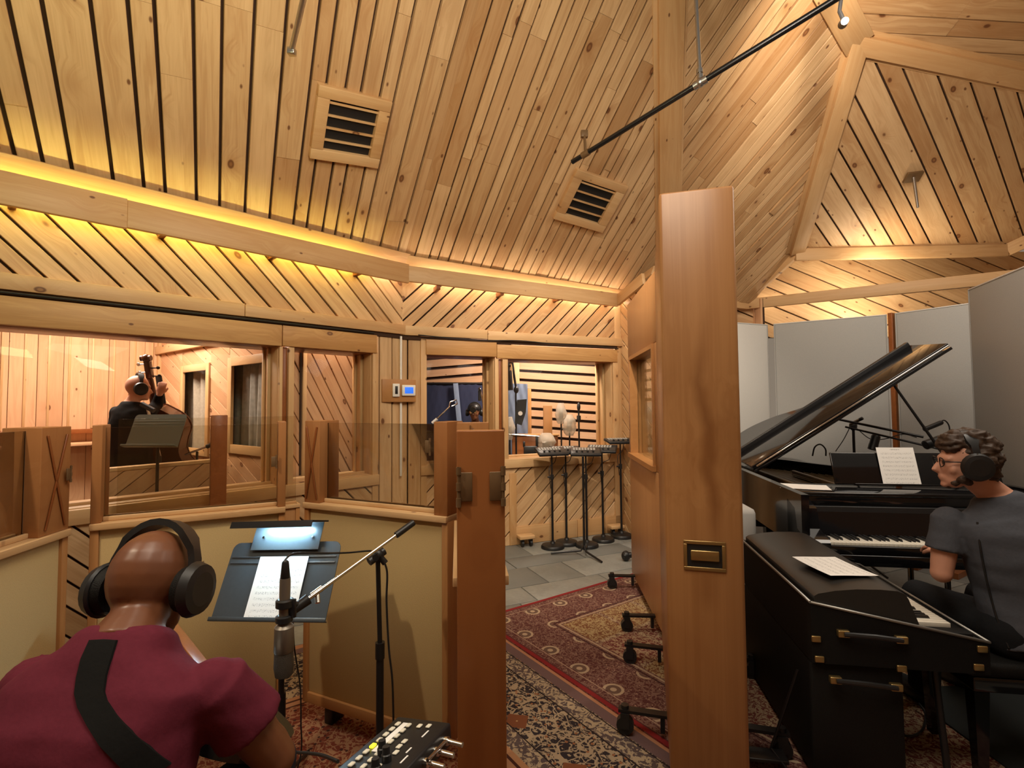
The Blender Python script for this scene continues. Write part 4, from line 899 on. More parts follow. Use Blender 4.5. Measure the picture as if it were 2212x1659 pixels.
# ================================================================== PERSONAL MIXER STANDS by the drum booth window
KEYG = plain('mixer_face', (0.05, 0.05, 0.05), .35, .2); KEYW = plain('mixer_key', (0.50, 0.50, 0.48), .4)
def mini_stand(px, py, ztop, yaw, lab, r=.128, tilt=18):
    b = PZ(px, py, .02); e = empty('cue_mixer_stand', (b.x, b.y, 0), yaw, lab, 'stand', 'headphone mixer stands by the drum booth window')
    MB().lathe([(r, .0), (r, .018), (r*.92, .034), (r*.6, .044), (.03, .05), (.022, .07)], (0, 0, 0)).build('base', BLACK, e)
    MB().cyl((0, 0, .05), (0, 0, ztop*.72), .0125).cyl((0, 0, ztop*.66), (0, 0, ztop-.03), .009).build('pole', BLACKMET, e)
    MB().cyl((0, 0, ztop*.70), (0, 0, ztop*.75), .02).cyl((0, 0, ztop*.725), (-.05, 0, ztop*.725), .009).build('clutch', BLACK, e)
    t = math.radians(tilt); M_ = frame((0, 0, ztop), (1, 0, 0), (0, -math.sin(t), math.cos(t)))
    MB().cbox(-.17, .17, -.10, .10, -.03, 0, .008).build('mixer_body', BLACK, e, fix=False, mtx=M_)
    MB().cbox(-.155, .155, -.085, .085, 0, .003, .001).build('face_plate', KEYG, e, fix=False, mtx=M_)
    k = MB()
    for j in range(2):
        for i in range(8): k.cbox(-.14+i*.032, -.118+i*.032, .01+j*.035, .032+j*.035, .003, .007, .001)
    k.build('keys', KEYW, e, 'rows of pale keys', fix=False, mtx=M_, kind='stuff')
    for i in range(4): MB().cyl((-.10+i*.06, -.045, .003), (-.10+i*.06, -.045, .020), .012, seg=8).build('knob', BLACK, e, mtx=M_)
    MB().tube(smooth_path([(.1, .1, -.02), (.07, .10, -.14), (-.02, .03, -.2), (-.012, .012, -.42)], 6), .004, 6).build('cable', BLACK, e, mtx=frame((0, 0, ztop), (1, 0, 0), (0, 0, 1)))
    return e
mini_stand(1194, 1179, 1.06, .25, 'headphone mixer on round-base stand, leftmost of the cluster under the window')
mini_stand(1224, 1171, 1.06, .1, 'headphone mixer on round-base stand, second from the left and set further back')
mini_stand(1268, 1176, 1.05, -.1, 'headphone mixer on round-base stand in the middle of the cluster, above the tripod feet')
mini_stand(1303, 1164, 1.06, -.3, 'headphone mixer on round-base stand right of the middle one')
mini_stand(1343, 1156, 1.14, .2, 'taller headphone mixer stand at the far right, against the partition', tilt=10)
tr = empty('tripod_stand', label='thin black tripod stand with long flat legs in front of the mixer stands', cat='stand'); tb = PZ(1262, 1192, .03)
MB().cyl(V((tb.x, tb.y, .05)), V((tb.x, tb.y, 1.02)), .012).build('pole', BLACKMET, tr)
for q in ((1190, 1195), (1300, 1214), (1275, 1170)): MB().tube([V((tb.x, tb.y, .10)), V((tb.x, tb.y, .045)).lerp(PZ(*q, .012), .1), PZ(*q, .012)], .011, 8).build('leg', BLACKMET, tr)
for q, lab in (((1136, 1160), 'small wood-topped wheeled dolly block by the baseboard, left of the stands'), ((1330, 1138), 'small wood-topped wheeled dolly block behind the right mixer stands')):
    b = PZ(*q, .10); e = empty('dolly', (b.x, b.y, 0), .35, lab, 'dolly'); MB().cbox(-.09, .09, -.06, .06, .085, .125, .008).build('block', PINE_TRIM, e, fix=False)
    for s_ in (-1, 1): MB().cyl((s_*.05-.012, -.02, .035), (s_*.05+.012, -.02, .035), .033, seg=18).box(s_*.05-.02, s_*.05+.02, -.03, .0, .05, .086).build('wheel', BLACK, e)
mu = PZ(1352, 1205, .03); o = MB().ell(mu+UP*.02, (.045, .045, .05)).cyl(mu+V((-.03, -.02, .02)), mu+V((.05, .0, .03)), .03).build('caster_wheel', BLACK, None, 'black caster wheel poking out past the far tall partition at floor level'); tag(o, None, 'wheel')
# ================================================================== THERMOSTATS on a wooden plate
tp = empty('thermostat', label='wooden wall plate with a white thermostat and a blue-screened one', cat='thermostat')
ta, tb_ = A1(0.13, 0, .06), A2(0.16, 0, .06); ta.z = tb_.z = 0; td = (tb_-ta).normalized(); tn = V((td.y, -td.x, 0)); tn = tn if tn.dot(EYE-ta) > 0 else -tn
tc = PPL(862, 844, ta, tn); TM = frame(tc, td, tn); W_ = (PPL(898, 844, ta, tn)-PPL(825, 844, ta, tn)).length/2; H_ = .115
MB().cbox(-W_, W_, -H_, H_, -.03, .01, .004).build('plate', FRAMEW, tp, fix=False, mtx=TM)
MB().cbox(-W_*.42, -W_*.02, -.062, .07, .01, .032, .004).build('small_thermostat', WHITEP, tp, fix=False, mtx=TM); MB().cbox(-W_*.30, -W_*.14, -.035, .045, .032, .034, .001).build('small_screen', BLACK, tp, fix=False, mtx=TM)
MB().cbox(W_*.12, W_*.92, -.052, .058, .01, .036, .006).build('large_thermostat', WHITEP, tp, fix=False, mtx=TM); MB().cbox(W_*.27, W_*.78, -.028, .036, .036, .038, .001).build('blue_screen', emit('blue_screen', (0.02, 0.13, 0.85), .75), tp, 'glowing blue screen', fix=False, mtx=TM)
cc = board('cable_run', A1(.045, .85, .05), A1(.045, 2.28, .05), .022, .012, N1, WHITEP, None, 'thin white cable run down the gap between corner boards'); tag(cc, None, 'cable')
# black cable pinned along the back wall trim
cable('cable', 'black cable pinned under the trim over the drum booth window', [A2(s2(p), z, .075) for p, z in ((900, 2.30), (960, 2.285), (1040, 2.275), (1120, 2.29), (1200, 2.27), (1290, 2.265), (1330, 2.25))], .006)
cable('cable', 'black cable lying in the gap above the bass booth window header', [A1(s1(p), 2.279, .062) for p in (-200, 100, 400, 600, 800)], .008)
# ================================================================== VENTS, PIPES, CEILING HARDWARE
def vent(lab, fn, n, ctr, wpx, hpx, up):
    c0_ = fn(*ctr); a = fn(*wpx[0]); b = fn(*wpx[1]); u0, u1 = fn(*hpx[0]), fn(*hpx[1])
    ex = (b-a); ex = (ex-D_*ex.dot(D_)); Wv = ex.length/2; Hv = (u1-u0).length/2; ey = -D_
    M_ = frame(c0_+n*.03, ex, n); e = empty('ceiling_vent', label=lab, cat='vent', group='wooden vents in the ceiling', mat=M_)
    s = 1 if M_.to_3x3().col[1].dot(ey) > 0 else -1
    k = .30
    for (x0, x1, y0, y1) in ((-Wv, Wv, Hv*(1-k), Hv), (-Wv, Wv, -Hv, -Hv*(1-k)), (-Wv, -Wv*(1-k-.02), -Hv*(1-k), Hv*(1-k)), (Wv*(1-k-.02), Wv, -Hv*(1-k), Hv*(1-k))):
        MB().cbox(x0, x1, y0, y1, -.03, .050, .004).build('frame', PINE_TRIM, e, fix=False)
    MB().box(-Wv*.72, Wv*.72, -Hv*.72, Hv*.72, .002, .005).build('back', BLACK, e)
    for j in range(4):
        y_ = s*(-Hv*.46+j*Hv*.34); MB().hexa([(-Wv*.7, y_, .005), (Wv*.7, y_, .005), (Wv*.7, y_+.016, .005), (-Wv*.7, y_+.016, .005)], [(-Wv*.7, y_+.006, .036), (Wv*.7, y_+.006, .036), (Wv*.7, y_+.024, .036), (-Wv*.7, y_+.024, .036)]).build('louver', PINE_TRIM, e)
    return e
vent('wooden louvred vent high in the left part of the ceiling', C1, n1c, (752, 272), ((677, 262), (826, 300)), ((746, 350), (764, 200)), 1)
vent('smaller looking wooden louvred vent beside the tall partition top', C2, n2c, (1271, 431), ((1216, 425), (1326, 452)), ((1254, 484), (1290, 378)), 1)
pt = empty('hanging_pipe', label='long black and chrome pipe hung across the ceiling above the tall partition', cat='pipe')
qa, qb = P(1236, 350, 4.3), P(1815, -8, 3.0); qdir = (qb-qa).normalized()
MB().cyl(qa, qb+qdir*.5, .021, seg=18).build('pipe', plain('dark_pipe', (0.06, 0.06, 0.065), .25, .9), pt)
jq = qa.lerp(qb, (1515-1236)/(1815-1236)*1.12); jq = P(1514, 172, 3.6); tq = ((jq-qa).dot(qdir)); jq = qa+qdir*tq
MB().cyl(jq-qdir*.05, jq+qdir*.05, .030).ell(jq, (.034, .034, .034)).cyl(jq, jq+V((0, 0, .06)), .022).build('fitting', STEEL, pt)
MB().cyl(jq+UP*.02, jq+V((-.03, .0, 1.1)), .015).cyl(jq+V((-.003, 0, .07)), jq+V((-.003, 0, .10)), .024).build('hanger', STEEL, pt)
kq = qa+qdir*.14; MB().cyl(kq, kq+V((.0, .05, .22)), .012).cyl(kq-qdir*.035, kq+qdir*.035, .028).cbox(*(lambda c: (c.x-.03, c.x+.03, c.y-.02, c.y+.02, c.z-.03, c.z+.03))(kq+V((0, .05, .2)))).build('clamp', BRONZE, pt)
sp = empty('track_lamp', label='small black clamp lamp hanging at the hub of the ceiling ribs', cat='lamp'); lq = P(1824, 48, 3.6)
MB().cyl(lq+V((0, .02, .0)), lq+V((-.03, -.05, -.03)), .032, .026).build('can', BLACK, sp); MB().tube([lq, lq+V((-.02, .02, .10)), lq+V((.0, .02, .22)), lq+V((.02, .0, .40))], .014, 8).build('arm', BLACK, sp)
p2 = empty('hanging_pipe', label='short galvanised pipe end dangling from the upper left ceiling', cat='pipe'); pa_ = P(630, 108, 2.9); pb2 = P(662, -30, 2.55)
MB().cyl(pa_, pb2+(pb2-pa_)*.6, .016, seg=16).build('pipe', STEEL, p2); MB().cbox(pa_.x-.022, pa_.x+.022, pa_.y-.02, pa_.y+.02, pa_.z-.03, pa_.z+.01, .004).build('end_bracket', STEEL, p2, fix=False)
hk = empty('ceiling_hook', label='small steel rod with square plate on the far right ceiling slope', cat='bracket'); hq = C3(1968, 378); 
MB().cbox(-.09, .09, -.06, .06, 0, .03, .004).build('plate', BRONZE, hk, fix=False, mtx=frame(hq+n3*.03, (1, 0, .12), n3)); MB().cyl(hq+n3*.06, hq+n3*.06+V((-.01, -.05, -.36)), .018, .013).build('rod', STEEL, hk)
# ================================================================== GRAND PIANO
PO = V((1.90, 3.04, 0)); PR = math.atan2(-.147, .989)
gp_ = empty('grand_piano', tuple(PO), PR, 'glossy black grand piano with its lid propped open and front flap folded back', 'piano')
def smooth2(pts, n=6): return [(p.x, p.y) for p in smooth_path([V((a, b, 0)) for a, b in pts], n)]
out_ = [(-.145, .02), (-.145, .9)] + smooth2([(-.145, 1.70), (-.10, 2.0), (.08, 2.22), (.33, 2.24), (.52, 2.06), (.64, 1.80), (.80, 1.52), (1.05, 1.27), (1.27, 1.08), (1.36, .85), (1.375, .6)], 5) + [(1.375, .02)]
def rim(pts, th, z0, z1):
    n = len(pts); m = MB(); ins = []
    for i, p in enumerate(pts):
        a = pts[max(i-1, 0)]; b = pts[min(i+1, n-1)]; d = V((b[0]-a[0], b[1]-a[1], 0)).normalized(); ins.append((p[0]+d.y*th, p[1]-d.x*th))
    for i in range(n-1):
        o0, o1, i0, i1 = pts[i], pts[i+1], ins[i], ins[i+1]
        z = lambda p, h: (p[0], p[1], h)
        m.add([z(o0, z0), z(o1, z0), z(o1, z1), z(o0, z1)], [(0, 1, 2, 3)], True); m.add([z(i0, z0), z(i1, z0), z(i1, z1), z(i0, z1)], [(3, 2, 1, 0)], True)
        m.add([z(o0, z1), z(o1, z1), z(i1, z1), z(i0, z1)], [(0, 1, 2, 3)]); m.add([z(o0, z0), z(o1, z0), z(i1, z0), z(i0, z0)], [(3, 2, 1, 0)])
    for i in (0, n-1): m.add([(*pts[i], z0), (*ins[i], z0), (*ins[i], z1), (*pts[i], z1)], [(0, 1, 2, 3)])
    return m, ins
rm, ins = rim(out_, .045, .66, 1.0); rm.build('rim', PIANO, gp_)
MB().prism([(p[0], p[1], .60) for p in out_[1:-1]], (0, 0, .055)).build('bottom_board', BLACK, gp_)
MB().prism([(p[0], p[1], .885) for p in [(ins[0][0], .45)]+ins[1:-1]+[(ins[-1][0], .45)]], (0, 0, .012)).build('iron_plate', GOLDP, gp_, 'dark gold iron plate')
sb = MB()
for k in range(26): x0_ = -.06+k*.05; y1_ = min(2.0, 2.0-max(0, (x0_-.25))*.95); sb.cyl((x0_+.03, .62, .925), (x0_*.8+.06, y1_, .925), .0016, seg=4)
sb.build('strings', BRASS, gp_, kind='stuff')
for k in range(4):
    x_ = .12+k*.30; MB().cbox(x_-.015, x_+.015, .55, 1.9-k*.28, .90, .95, .006).build('strut', GOLDP, gp_, fix=False)
MB().cbox(-.08, 1.30, .50, .56, .90, .955, .004).build('damper_rail', plain('red_felt', (0.10, 0.012, 0.012), .9), gp_, 'dark red felt rail', fix=False)
# keybed, cheeks, slip
MB().cbox(-.145, 1.375, -.05, .40, .60, .665, .006).build('keybed', PIANO, gp_, fix=False); MB().cbox(-.02, 1.245, -.045, -.018, .655, .715, .004).build('key_slip', PIANO, gp_, fix=False)
for x0_, x1_ in ((-.145, -.015), (1.24, 1.375)): MB().prism([(x0_, -.05, .66), (x0_, .24, .66), (x0_, .24, .94), (x0_, .12, .90), (x0_, .09, .78), (x0_, -.03, .745), (x0_, -.05, .73)], (x1_-x0_, 0, 0)).build('cheek', PIANO, gp_)
WK = MB().cbox(-.0108, .0108, 0, .15, .700, .725, .0015).mesh('white_key', IVORY); BK = MB().hexa([(-.0055, .05, .722), (.0055, .05, .722), (.0055, .15, .722), (-.0055, .15, .722)], [(-.0042, .058, .738), (.0042, .058, .738), (.0042, .15, .738), (-.0042, .15, .738)]).mesh('black_key', BLACK)
def keys(par, x0_, n, wk, bk, first=0, mtx=None, step=.0235, zoff=0):
    pat = {0: 1, 1: 1, 3: 1, 4: 1, 5: 1}   # C D _ F G A
    for i in range(n):
        o = bpy.data.objects.new('white_key', wk); L_ = Matrix.Translation((x0_+(i+.5)*step, 0, zoff)); o.matrix_world = (mtx @ L_) if mtx else L_; link(o, par)
        if (i+first) % 7 in pat and i < n-1:
            o = bpy.data.objects.new('black_key', bk); L_ = Matrix.Translation((x0_+(i+1)*step, 0, zoff)); o.matrix_world = (mtx @ L_) if mtx else L_; link(o, par)
keys(gp_, 0.0, 52, WK, BK, 5)
MB().prism([(-.015, .152, .70), (-.015, .16, .70), (-.015, .215, .86), (-.015, .20, .865)], (1.255, 0, 0)).build('fallboard', PIANO, gp_)
MB().cbox(-.015, 1.24, .20, .44, .66, .90, .004).build('action_case', BLACK, gp_, fix=False)
MB().cbox(-.105, 1.335, .215, .60, .958, .985, .008).cbox(-.10, 1.33, .222, .235, .90, .96, .004).build('music_shelf', PIANO, gp_, fix=False)
MK = frame((.775, .49, .995), (1, 0, 0), (0, -1, .34))
MB().cbox(-.515, .515, 0, .225, -.008, .008, .006).build('music_desk', PIANO, gp_, fix=False, mtx=MK); MB().cbox(-.40, .40, -.006, .004, .006, .035, .002).build('desk_ledge', PIANO, gp_, fix=False, mtx=MK)
# lid
ph = math.radians(33.5); LM = frame((-.125, 0, 1.018), (math.cos(ph), 0, math.sin(ph)), (-math.sin(ph), 0, math.cos(ph)))
lid = smooth2([(0, 1.70), (.03, 2.02), (.20, 2.28), (.46, 2.34), (.68, 2.16), (.84, 1.86), (1.04, 1.56), (1.32, 1.28), (1.58, 1.06), (1.69, .93)], 5)
MB().prism([(0, .90, 0)]+[(a, b, 0) for a, b in lid]+[(1.70, .90, 0)], (0, 0, .022)).build('lid', PIANO, gp_, mtx=LM)
FL = LM @ frame((0, .905, .034), (1, 0, 0), (0, -.10, 1))
MB().cbox(0, 1.70, 0, .44, 0, .020, .004).build('lid_flap', PIANO, gp_, fix=False, mtx=FL); MB().cbox(0, 1.70, .405, .442, .0, .050, .004).build('flap_batten', BLACK, gp_, fix=False, mtx=FL)
hg = MB().cbox(.03, 1.69, -.016, .004, .000, .012, .003).build('piano_hinge', CHROME, gp_, 'bright long metal hinge', fix=False, mtx=FL)
MB().cbox(0.02, 1.70, .897, .903, .0, .022, .002).build('lid_edge', PIANO, gp_, fix=False, mtx=LM)
pt_ = LM @ V((1.24, .96, 0)); MB().cyl((1.355, 1.0, 1.0), pt_, .011, .009).build('prop', BLACK, gp_)
for (x_, y_) in ((.02, .22), (1.21, .22), (.28, 1.85)):
    MB().loft([[(x_-a, y_-a, z), (x_+a, y_-a, z), (x_+a, y_+a, z), (x_-a, y_+a, z)] for a, z in ((.065, .60), (.065, .52), (.05, .50), (.038, .12), (.045, .10), (.045, .07))], smooth=False).build('leg', PIANO, gp_)
    MB().cyl((x_-.012, y_, .034), (x_+.012, y_, .034), .033, seg=18).cyl((x_, y_, .05), (x_, y_, .08), .02).build('caster', BRASS, gp_)
MB().cbox(.50, .52, .12, .15, .12, .60, .003).cbox(.70, .72, .12, .15, .12, .60, .003).cbox(.48, .74, .10, .20, .08, .13, .006).build('lyre', PIANO, gp_, fix=False)
for k in range(3): MB().cbox(.535+k*.07, .56+k*.07, -.02, .12, .06, .072, .003).build('pedal', BRASS, gp_, fix=False)
PM = gp_.matrix_basis
paper('sheet_music', 'white sheet of music standing on the grand piano desk', PM @ MK @ frame((-.10, .128, .016), (1, -.0, 0), (0, 0, 1)), .235, .26, SCORE, .006)
paper('paper_sheet', 'blank looking white sheet lying flat at the left end of the piano music shelf', PM @ frame((.02, .40, .990), (1, -.25, 0), (0, 0, 1)), .30, .20, PAPER, .003)
# ================================================================== STAGE PIANO (electric)
ER = math.atan2(-.16, .987); EO = V((1.216, 2.087, 0))
TRIMM = plain('aluminium_trim', (0.34, 0.33, 0.31), .42, .8)
ep_ = empty('electric_piano', tuple(EO), ER, 'black suitcase electric piano with curved top cover and brass hardware in front of the grand', 'electric piano')
LE = .96
def zt(x): return .74-.12*x/.64
MB().prism([(0, 0, .50), (.64, 0, .50), (.64, 0, zt(.64)-.0), (0, 0, zt(0))], (0, .02, 0)).build('end_panel', TOLEX, ep_)
MB().prism([(0, LE-.02, .50), (.64, LE-.02, .50), (.64, LE-.02, zt(.64)), (0, LE-.02, zt(0))], (0, .02, 0)).build('end_panel', TOLEX, ep_)
MB().box(0, .02, .02, LE-.02, .50, .74).build('back_panel', TOLEX, ep_); MB().box(.02, .62, .02, LE-.02, .50, .52).build('bottom_panel', TOLEX, ep_)
MB().cbox(.60, .64, .02, LE-.02, .50, .618, .004).cbox(.555, .60, .02, LE-.02, .52, .628, .003).build('front_rail', TOLEX, ep_, fix=False)
for y_ in (0.0, LE):
    a = V((0, y_, zt(0)+.004)); b = V((.64, y_, zt(.64)+.004)); MB().cyl(a, b, .006, seg=8).build('edge_trim', TRIMM, ep_, 'aluminium edge strip')
MB().cyl((0, 0, .744), (0, LE, .744), .006, seg=8).build('edge_trim', TRIMM, ep_, 'aluminium edge strip'); MB().cyl((.64, 0, .624), (.64, LE, .624), .006, seg=8).build('edge_trim', TRIMM, ep_, 'aluminium edge strip')
cv = [(.02, .735), (.02, .765), (.035, .775), (.10, .790), (.18, .800), (.27, .803), (.33, .800), (.358, .790), (.37, .770), (.405, .672)]
COVER = plain('cover_plastic', (0.022, 0.020, 0.018), .38, 0, .5)
MB().prism([(a, .012, b) for a, b in cv], (0, LE-.024, 0), True).build('top_cover', COVER, ep_)
MB().cbox(.405, .412, .03, LE-.03, .655, .675, .002).build('name_rail', CHROME, ep_, 'thin bright rail', fix=False)
RK = MB().cbox(-.0104, .0104, 0, .145, 0, .022, .0015).mesh('white_key', IVORY); RB = MB().hexa([(-.0055, .05, .02), (.0055, .05, .02), (.0055, .145, .02), (-.0055, .145, .02)], [(-.0042, .058, .033), (.0042, .058, .033), (.0042, .145, .033), (-.0042, .145, .033)]).mesh('black_key', BLACK)
KM = frame((.555, .075, .638), (0, 1, 0), (0, 0, 1))    # local x along the piano, y toward the cover
keys(ep_, 0.0, 36, RK, RB, 2, KM, step=.0226)
for y0_, y1_ in ((.02, .073), (.892, LE-.02)): MB().cbox(.41, .60, y0_, y1_, .52, .645, .003).build('key_block', TOLEX, ep_, fix=False)
def bigh(x0_, x1_, z):
    h = empty('handle', (0, 0, 0), parent=ep_); 
    for x_ in (x0_, x1_): MB().cbox(x_-.022, x_+.022, -.022, .0, z-.014+(x_-x0_)*-.05, z+.014-(x_-x0_)*.05, .004).build('end_cap', BRASS, h, 'brass cap', fix=False)
    MB().tube([(x0_, -.020, z), ((x0_+x1_)/2, -.036, z+.004), (x1_, -.020, z-(x1_-x0_)*.05)], .010, 8).build('grip', BLACK, h)
bigh(.115, .325, .63); bigh(.08, .30, .445)
for (x_, z_) in ((.02, .60), (.03, .52), (.33, .505), (.615, .60), (.60, .53)): MB().cbox(x_-.022, x_+.014, -.010, .0, z_-.014, z_+.012, .004).build('latch', BRASS, ep_, 'brass latch', fix=False)
MB().cbox(.0, .345, .02, LE-.02, .03, .497, .012).build('speaker_cabinet', TOLEX, ep_, fix=False)
for (x_, y_) in ((.05, .08), (.30, .08), (.05, LE-.08), (.30, LE-.08)): MB().cyl((x_, y_, .015), (x_, y_, .035), .022).build('foot', BLACK, ep_)
for y_ in (.10, LE-.10): MB().cyl((.50, y_, .50), (.52, y_-.03, .03), .013).cyl((.52, y_-.03, .02), (.52, y_-.03, .045), .02).build('leg', BLACKMET, ep_)
MB().cyl((-.02, .10, .42), (-.13, .12, .07), .006).cyl((-.13, .12, .07), (-.06, -.12, .03), .006).build('brace', BLACKMET, ep_)
MB().cbox(-.24, -.08, .05, .13, .05, .066, .004).build('foot_plate', BLACKMET, ep_, fix=False)
EM = ep_.matrix_basis
paper('sheet_music', 'sheet of music lying curled on the electric piano cover', EM @ frame((.205, .27, .812), (-.22, 1, 0), (0.0, 0, 1)), .27, .215, score_mat('sheet_music_flat', 6), .006)
cable('cable', 'black cable curving over the patterned rug behind the electric piano leg', [P(1925, 1570, 2.3), PZ(1960, 1590, .03), PZ(1990, 1580, .03), PZ(2000, 1545, .03), PZ(1985, 1520, .05)], .006)
# bench
bn = empty('piano_bench', (2.25, 2.20, 0), PR, 'black padded piano bench under the pianist', 'bench')
MB().cbox(-.38, .38, -.18, .18, .44, .50, .02).build('cushion', TOLEX, bn, fix=False); MB().cbox(-.36, .36, -.17, .17, .38, .44, .006).build('apron', PIANO, bn, fix=False)
for sx in (-1, 1):
    for s_ in (-1, 1): MB().loft([[(sx*.33-a, s_*.14-a, z), (sx*.33+a, s_*.14-a, z), (sx*.33+a, s_*.14+a, z), (sx*.33-a, s_*.14+a, z)] for a, z in ((.028, .38), (.018, .03))], smooth=False).build('leg', PIANO, bn)
# white cushion edge behind the grand's corner
wt = MB().cbox(-.30, .13, -.20, .20, .0, .82, .04).build('speaker_wedge', GREYF2, None, 'pale grey covered box between the pillar partition and the grand piano side', fix=False); q = P(1575, 1110, 3.75); wt.location = (q.x, q.y, .0); wt.rotation_euler = (0, 0, -.1); tag(wt, None, 'box')
# microphones over the piano
def arm(e, a, b, r=.008, mat=BLACKMET, nm='boom'): MB().cyl(a, b, r, seg=10).build(nm, mat, e)
st1 = empty('microphone_stand', label='black stand behind the grand piano with two long booms over the strings', cat='microphone stand'); sj = P(1843, 920, 4.75)
MB().cyl(V((sj.x, sj.y, .05)), sj, .012).build('pole', BLACKMET, st1); MB().ell(sj, (.035, .03, .045)).build('clutch', BLACK, st1)
for k in range(3): a = math.radians(40+120*k); MB().cyl(V((sj.x, sj.y, .12)), V((sj.x+.3*math.cos(a), sj.y+.3*math.sin(a), .02)), .010).build('leg', BLACKMET, st1)
arm(st1, P(1812, 906, 4.55), P(1995, 944, 4.2), .011); arm(st1, P(1826, 922, 4.6), P(2030, 970, 4.1), .009)
mic_pencil('microphone', 'small silver tipped pencil microphone above the piano stand joint', P(1836, 917, 4.6), P(1864, 903, 4.5), .014, MICB)
mic_pencil('microphone', 'black microphone hanging head down over the piano strings behind the music desk', P(1893, 940, 4.3), P(1884, 972, 4.3), .034, BLACK, .05)
mic_pencil('microphone', 'black pencil microphone clamped beside the lid prop', P(2035, 912, 4.1), P(1996, 928, 4.1), .019, BLACK)
mic_pencil('microphone', 'stubby black microphone in front of the pianist face by the lid prop', P(2035, 948, 3.9), P(1998, 962, 3.9), .034, BLACK, .05)
cable('cable', 'thin black cable looping between the piano booms', [P(1850, 925, 4.6), P(1880, 948, 4.6), P(1912, 948, 4.5), P(1950, 938, 4.3), P(1980, 945, 4.2)], .004)
cable('cable', 'thin cable drooping left of the piano microphone stand', [P(1835, 925, 4.7), P(1822, 950, 4.7), P(1805, 975, 4.7)], .004)
cable('cable', 'small cable loop above the pencil microphone at the lid prop', [P(2030, 913, 4.1), P(2040, 908, 4.1), P(2050, 920, 4.1), P(2052, 945, 4.1)], .005)
cable('cable', 'black cable loop rising behind the left of the music desk', [P(1755, 985, 4.2), P(1760, 966, 4.2), P(1772, 960, 4.2), P(1783, 970, 4.2), P(1784, 985, 4.2)], .006)
# ================================================================== PEOPLE
from mathutils.bvhtree import BVHTree
def remeshed(mb, name, mat, voxel, parent=None, label=None, smooth=3, wrinkle=0.0, wscale=6.0, seed=0):
    me = mb.mesh(name+"_src", mat); o = bpy.data.objects.new('tmp', me); scene.collection.objects.link(o)
    m = o.modifiers.new('r', 'REMESH'); m.mode = 'VOXEL'; m.voxel_size = voxel; m.use_smooth_shade = True
    s = o.modifiers.new('s', 'SMOOTH'); s.iterations = smooth; s.factor = 0.6
    dg = bpy.context.evaluated_depsgraph_get(); dg.update(); ev = o.evaluated_get(dg)
    nm = bpy.data.meshes.new_from_object(ev); nm.name = name
    bpy.data.objects.remove(o)
    if wrinkle:
        off = V((seed*3.1, seed*1.7, 0))
        data = [(v.co.copy(), v.normal.copy()) for v in nm.vertices]; new = []
        for p, vn in data:
            n_ = noise.noise(V((p.x*wscale, p.y*wscale, p.z*wscale*2.2))+off)+.5*noise.noise(V((p.x*wscale*2.4, p.y*wscale*2.4, p.z*wscale*4.5))+off)
            new += list(p+vn*(n_*wrinkle))
        nm.vertices.foreach_set('co', new)
    nm.materials.clear(); nm.materials.append(mat)
    nm.polygons.foreach_set('use_smooth', [True]*len(nm.polygons)); nm.update()
    ob = bpy.data.objects.new(name, nm); link(ob, parent)
    if label: ob['label'] = label
    return ob
def basis(f, up=(0, 0, 1)):
    f = V(f).normalized(); u = V(up); u = (u-f*u.dot(f)).normalized(); r = f.cross(u); return Matrix(((r.x, f.x, u.x), (r.y, f.y, u.y), (r.z, f.z, u.z)))
def add_head(mb, c, f, up, k=1.0):
    B = basis(f, up); c = V(c); T = lambda x, y, z: c+B @ (V((x, y, z))*k)
    e = lambda p, r: mb.ell(T(*p), tuple(a*k for a in r), B)
    e((0, -.012, .020), (.075, .096, .098)); e((0, .028, -.02), (.062, .066, .085)); e((0, .045, -.075), (.044, .046, .040)); e((0, .070, .018), (.056, .024, .020))
    mb.tube([T(0, .086, .012), T(0, .102, -.014), T(0, .112, -.032), T(0, .098, -.042)], [.008*k, .011*k, .015*k, .010*k], 8)
    e((0, .088, -.062), (.024, .014, .009)); e((0, .086, -.073), (.021, .013, .009)); e((0, .080, -.098), (.020, .016, .014))
    for s in (-1, 1): e((s*.077, -.008, -.008), (.012, .022, .034)); e((s*.040, .058, -.028), (.022, .020, .024))
    return T, B
def add_hand(mb, w_, d, n_, k=1.0, curl=.8, side=1):
    """w_: wrist, d: direction of the fingers, n_: back of the hand normal"""
    d = V(d).normalized(); n_ = V(n_); n_ = (n_-d*n_.dot(d)).normalized(); s = d.cross(n_)*side; w_ = V(w_)
    B = Matrix(((s.x, d.x, n_.x), (s.y, d.y, n_.y), (s.z, d.z, n_.z))); T = lambda x, y, z: w_+B @ (V((x, y, z))*k)
    mb.ell(T(0, .048, 0), (.040*k, .052*k, .016*k), B); mb.ell(T(0, .012, 0), (.026*k, .03*k, .018*k), B)
    for i, (x, L) in enumerate(((-.030, .062), (-.010, .074), (.011, .070), (.031, .054))):
        p = T(x, .088, 0); a = 0; pts = [T(x*.8, .06, 0), p]; q = V((x, .088, 0))
        for j, fr_ in enumerate((.45, .32, .23)):
            a += curl*(.55+.1*j); q = q+V((0, math.cos(a)*L*fr_, -math.sin(a)*L*fr_)); pts.append(T(*q))
        mb.tube(pts, [.0095*k, .0095*k, .009*k, .0082*k, .0068*k], 8)
    mb.tube([T(-.026, .022, -.004), T(-.046, .046, -.012), T(-.052, .070, -.024), T(-.046, .088, -.034)], [.013*k, .012*k, .0105*k, .008*k], 8)
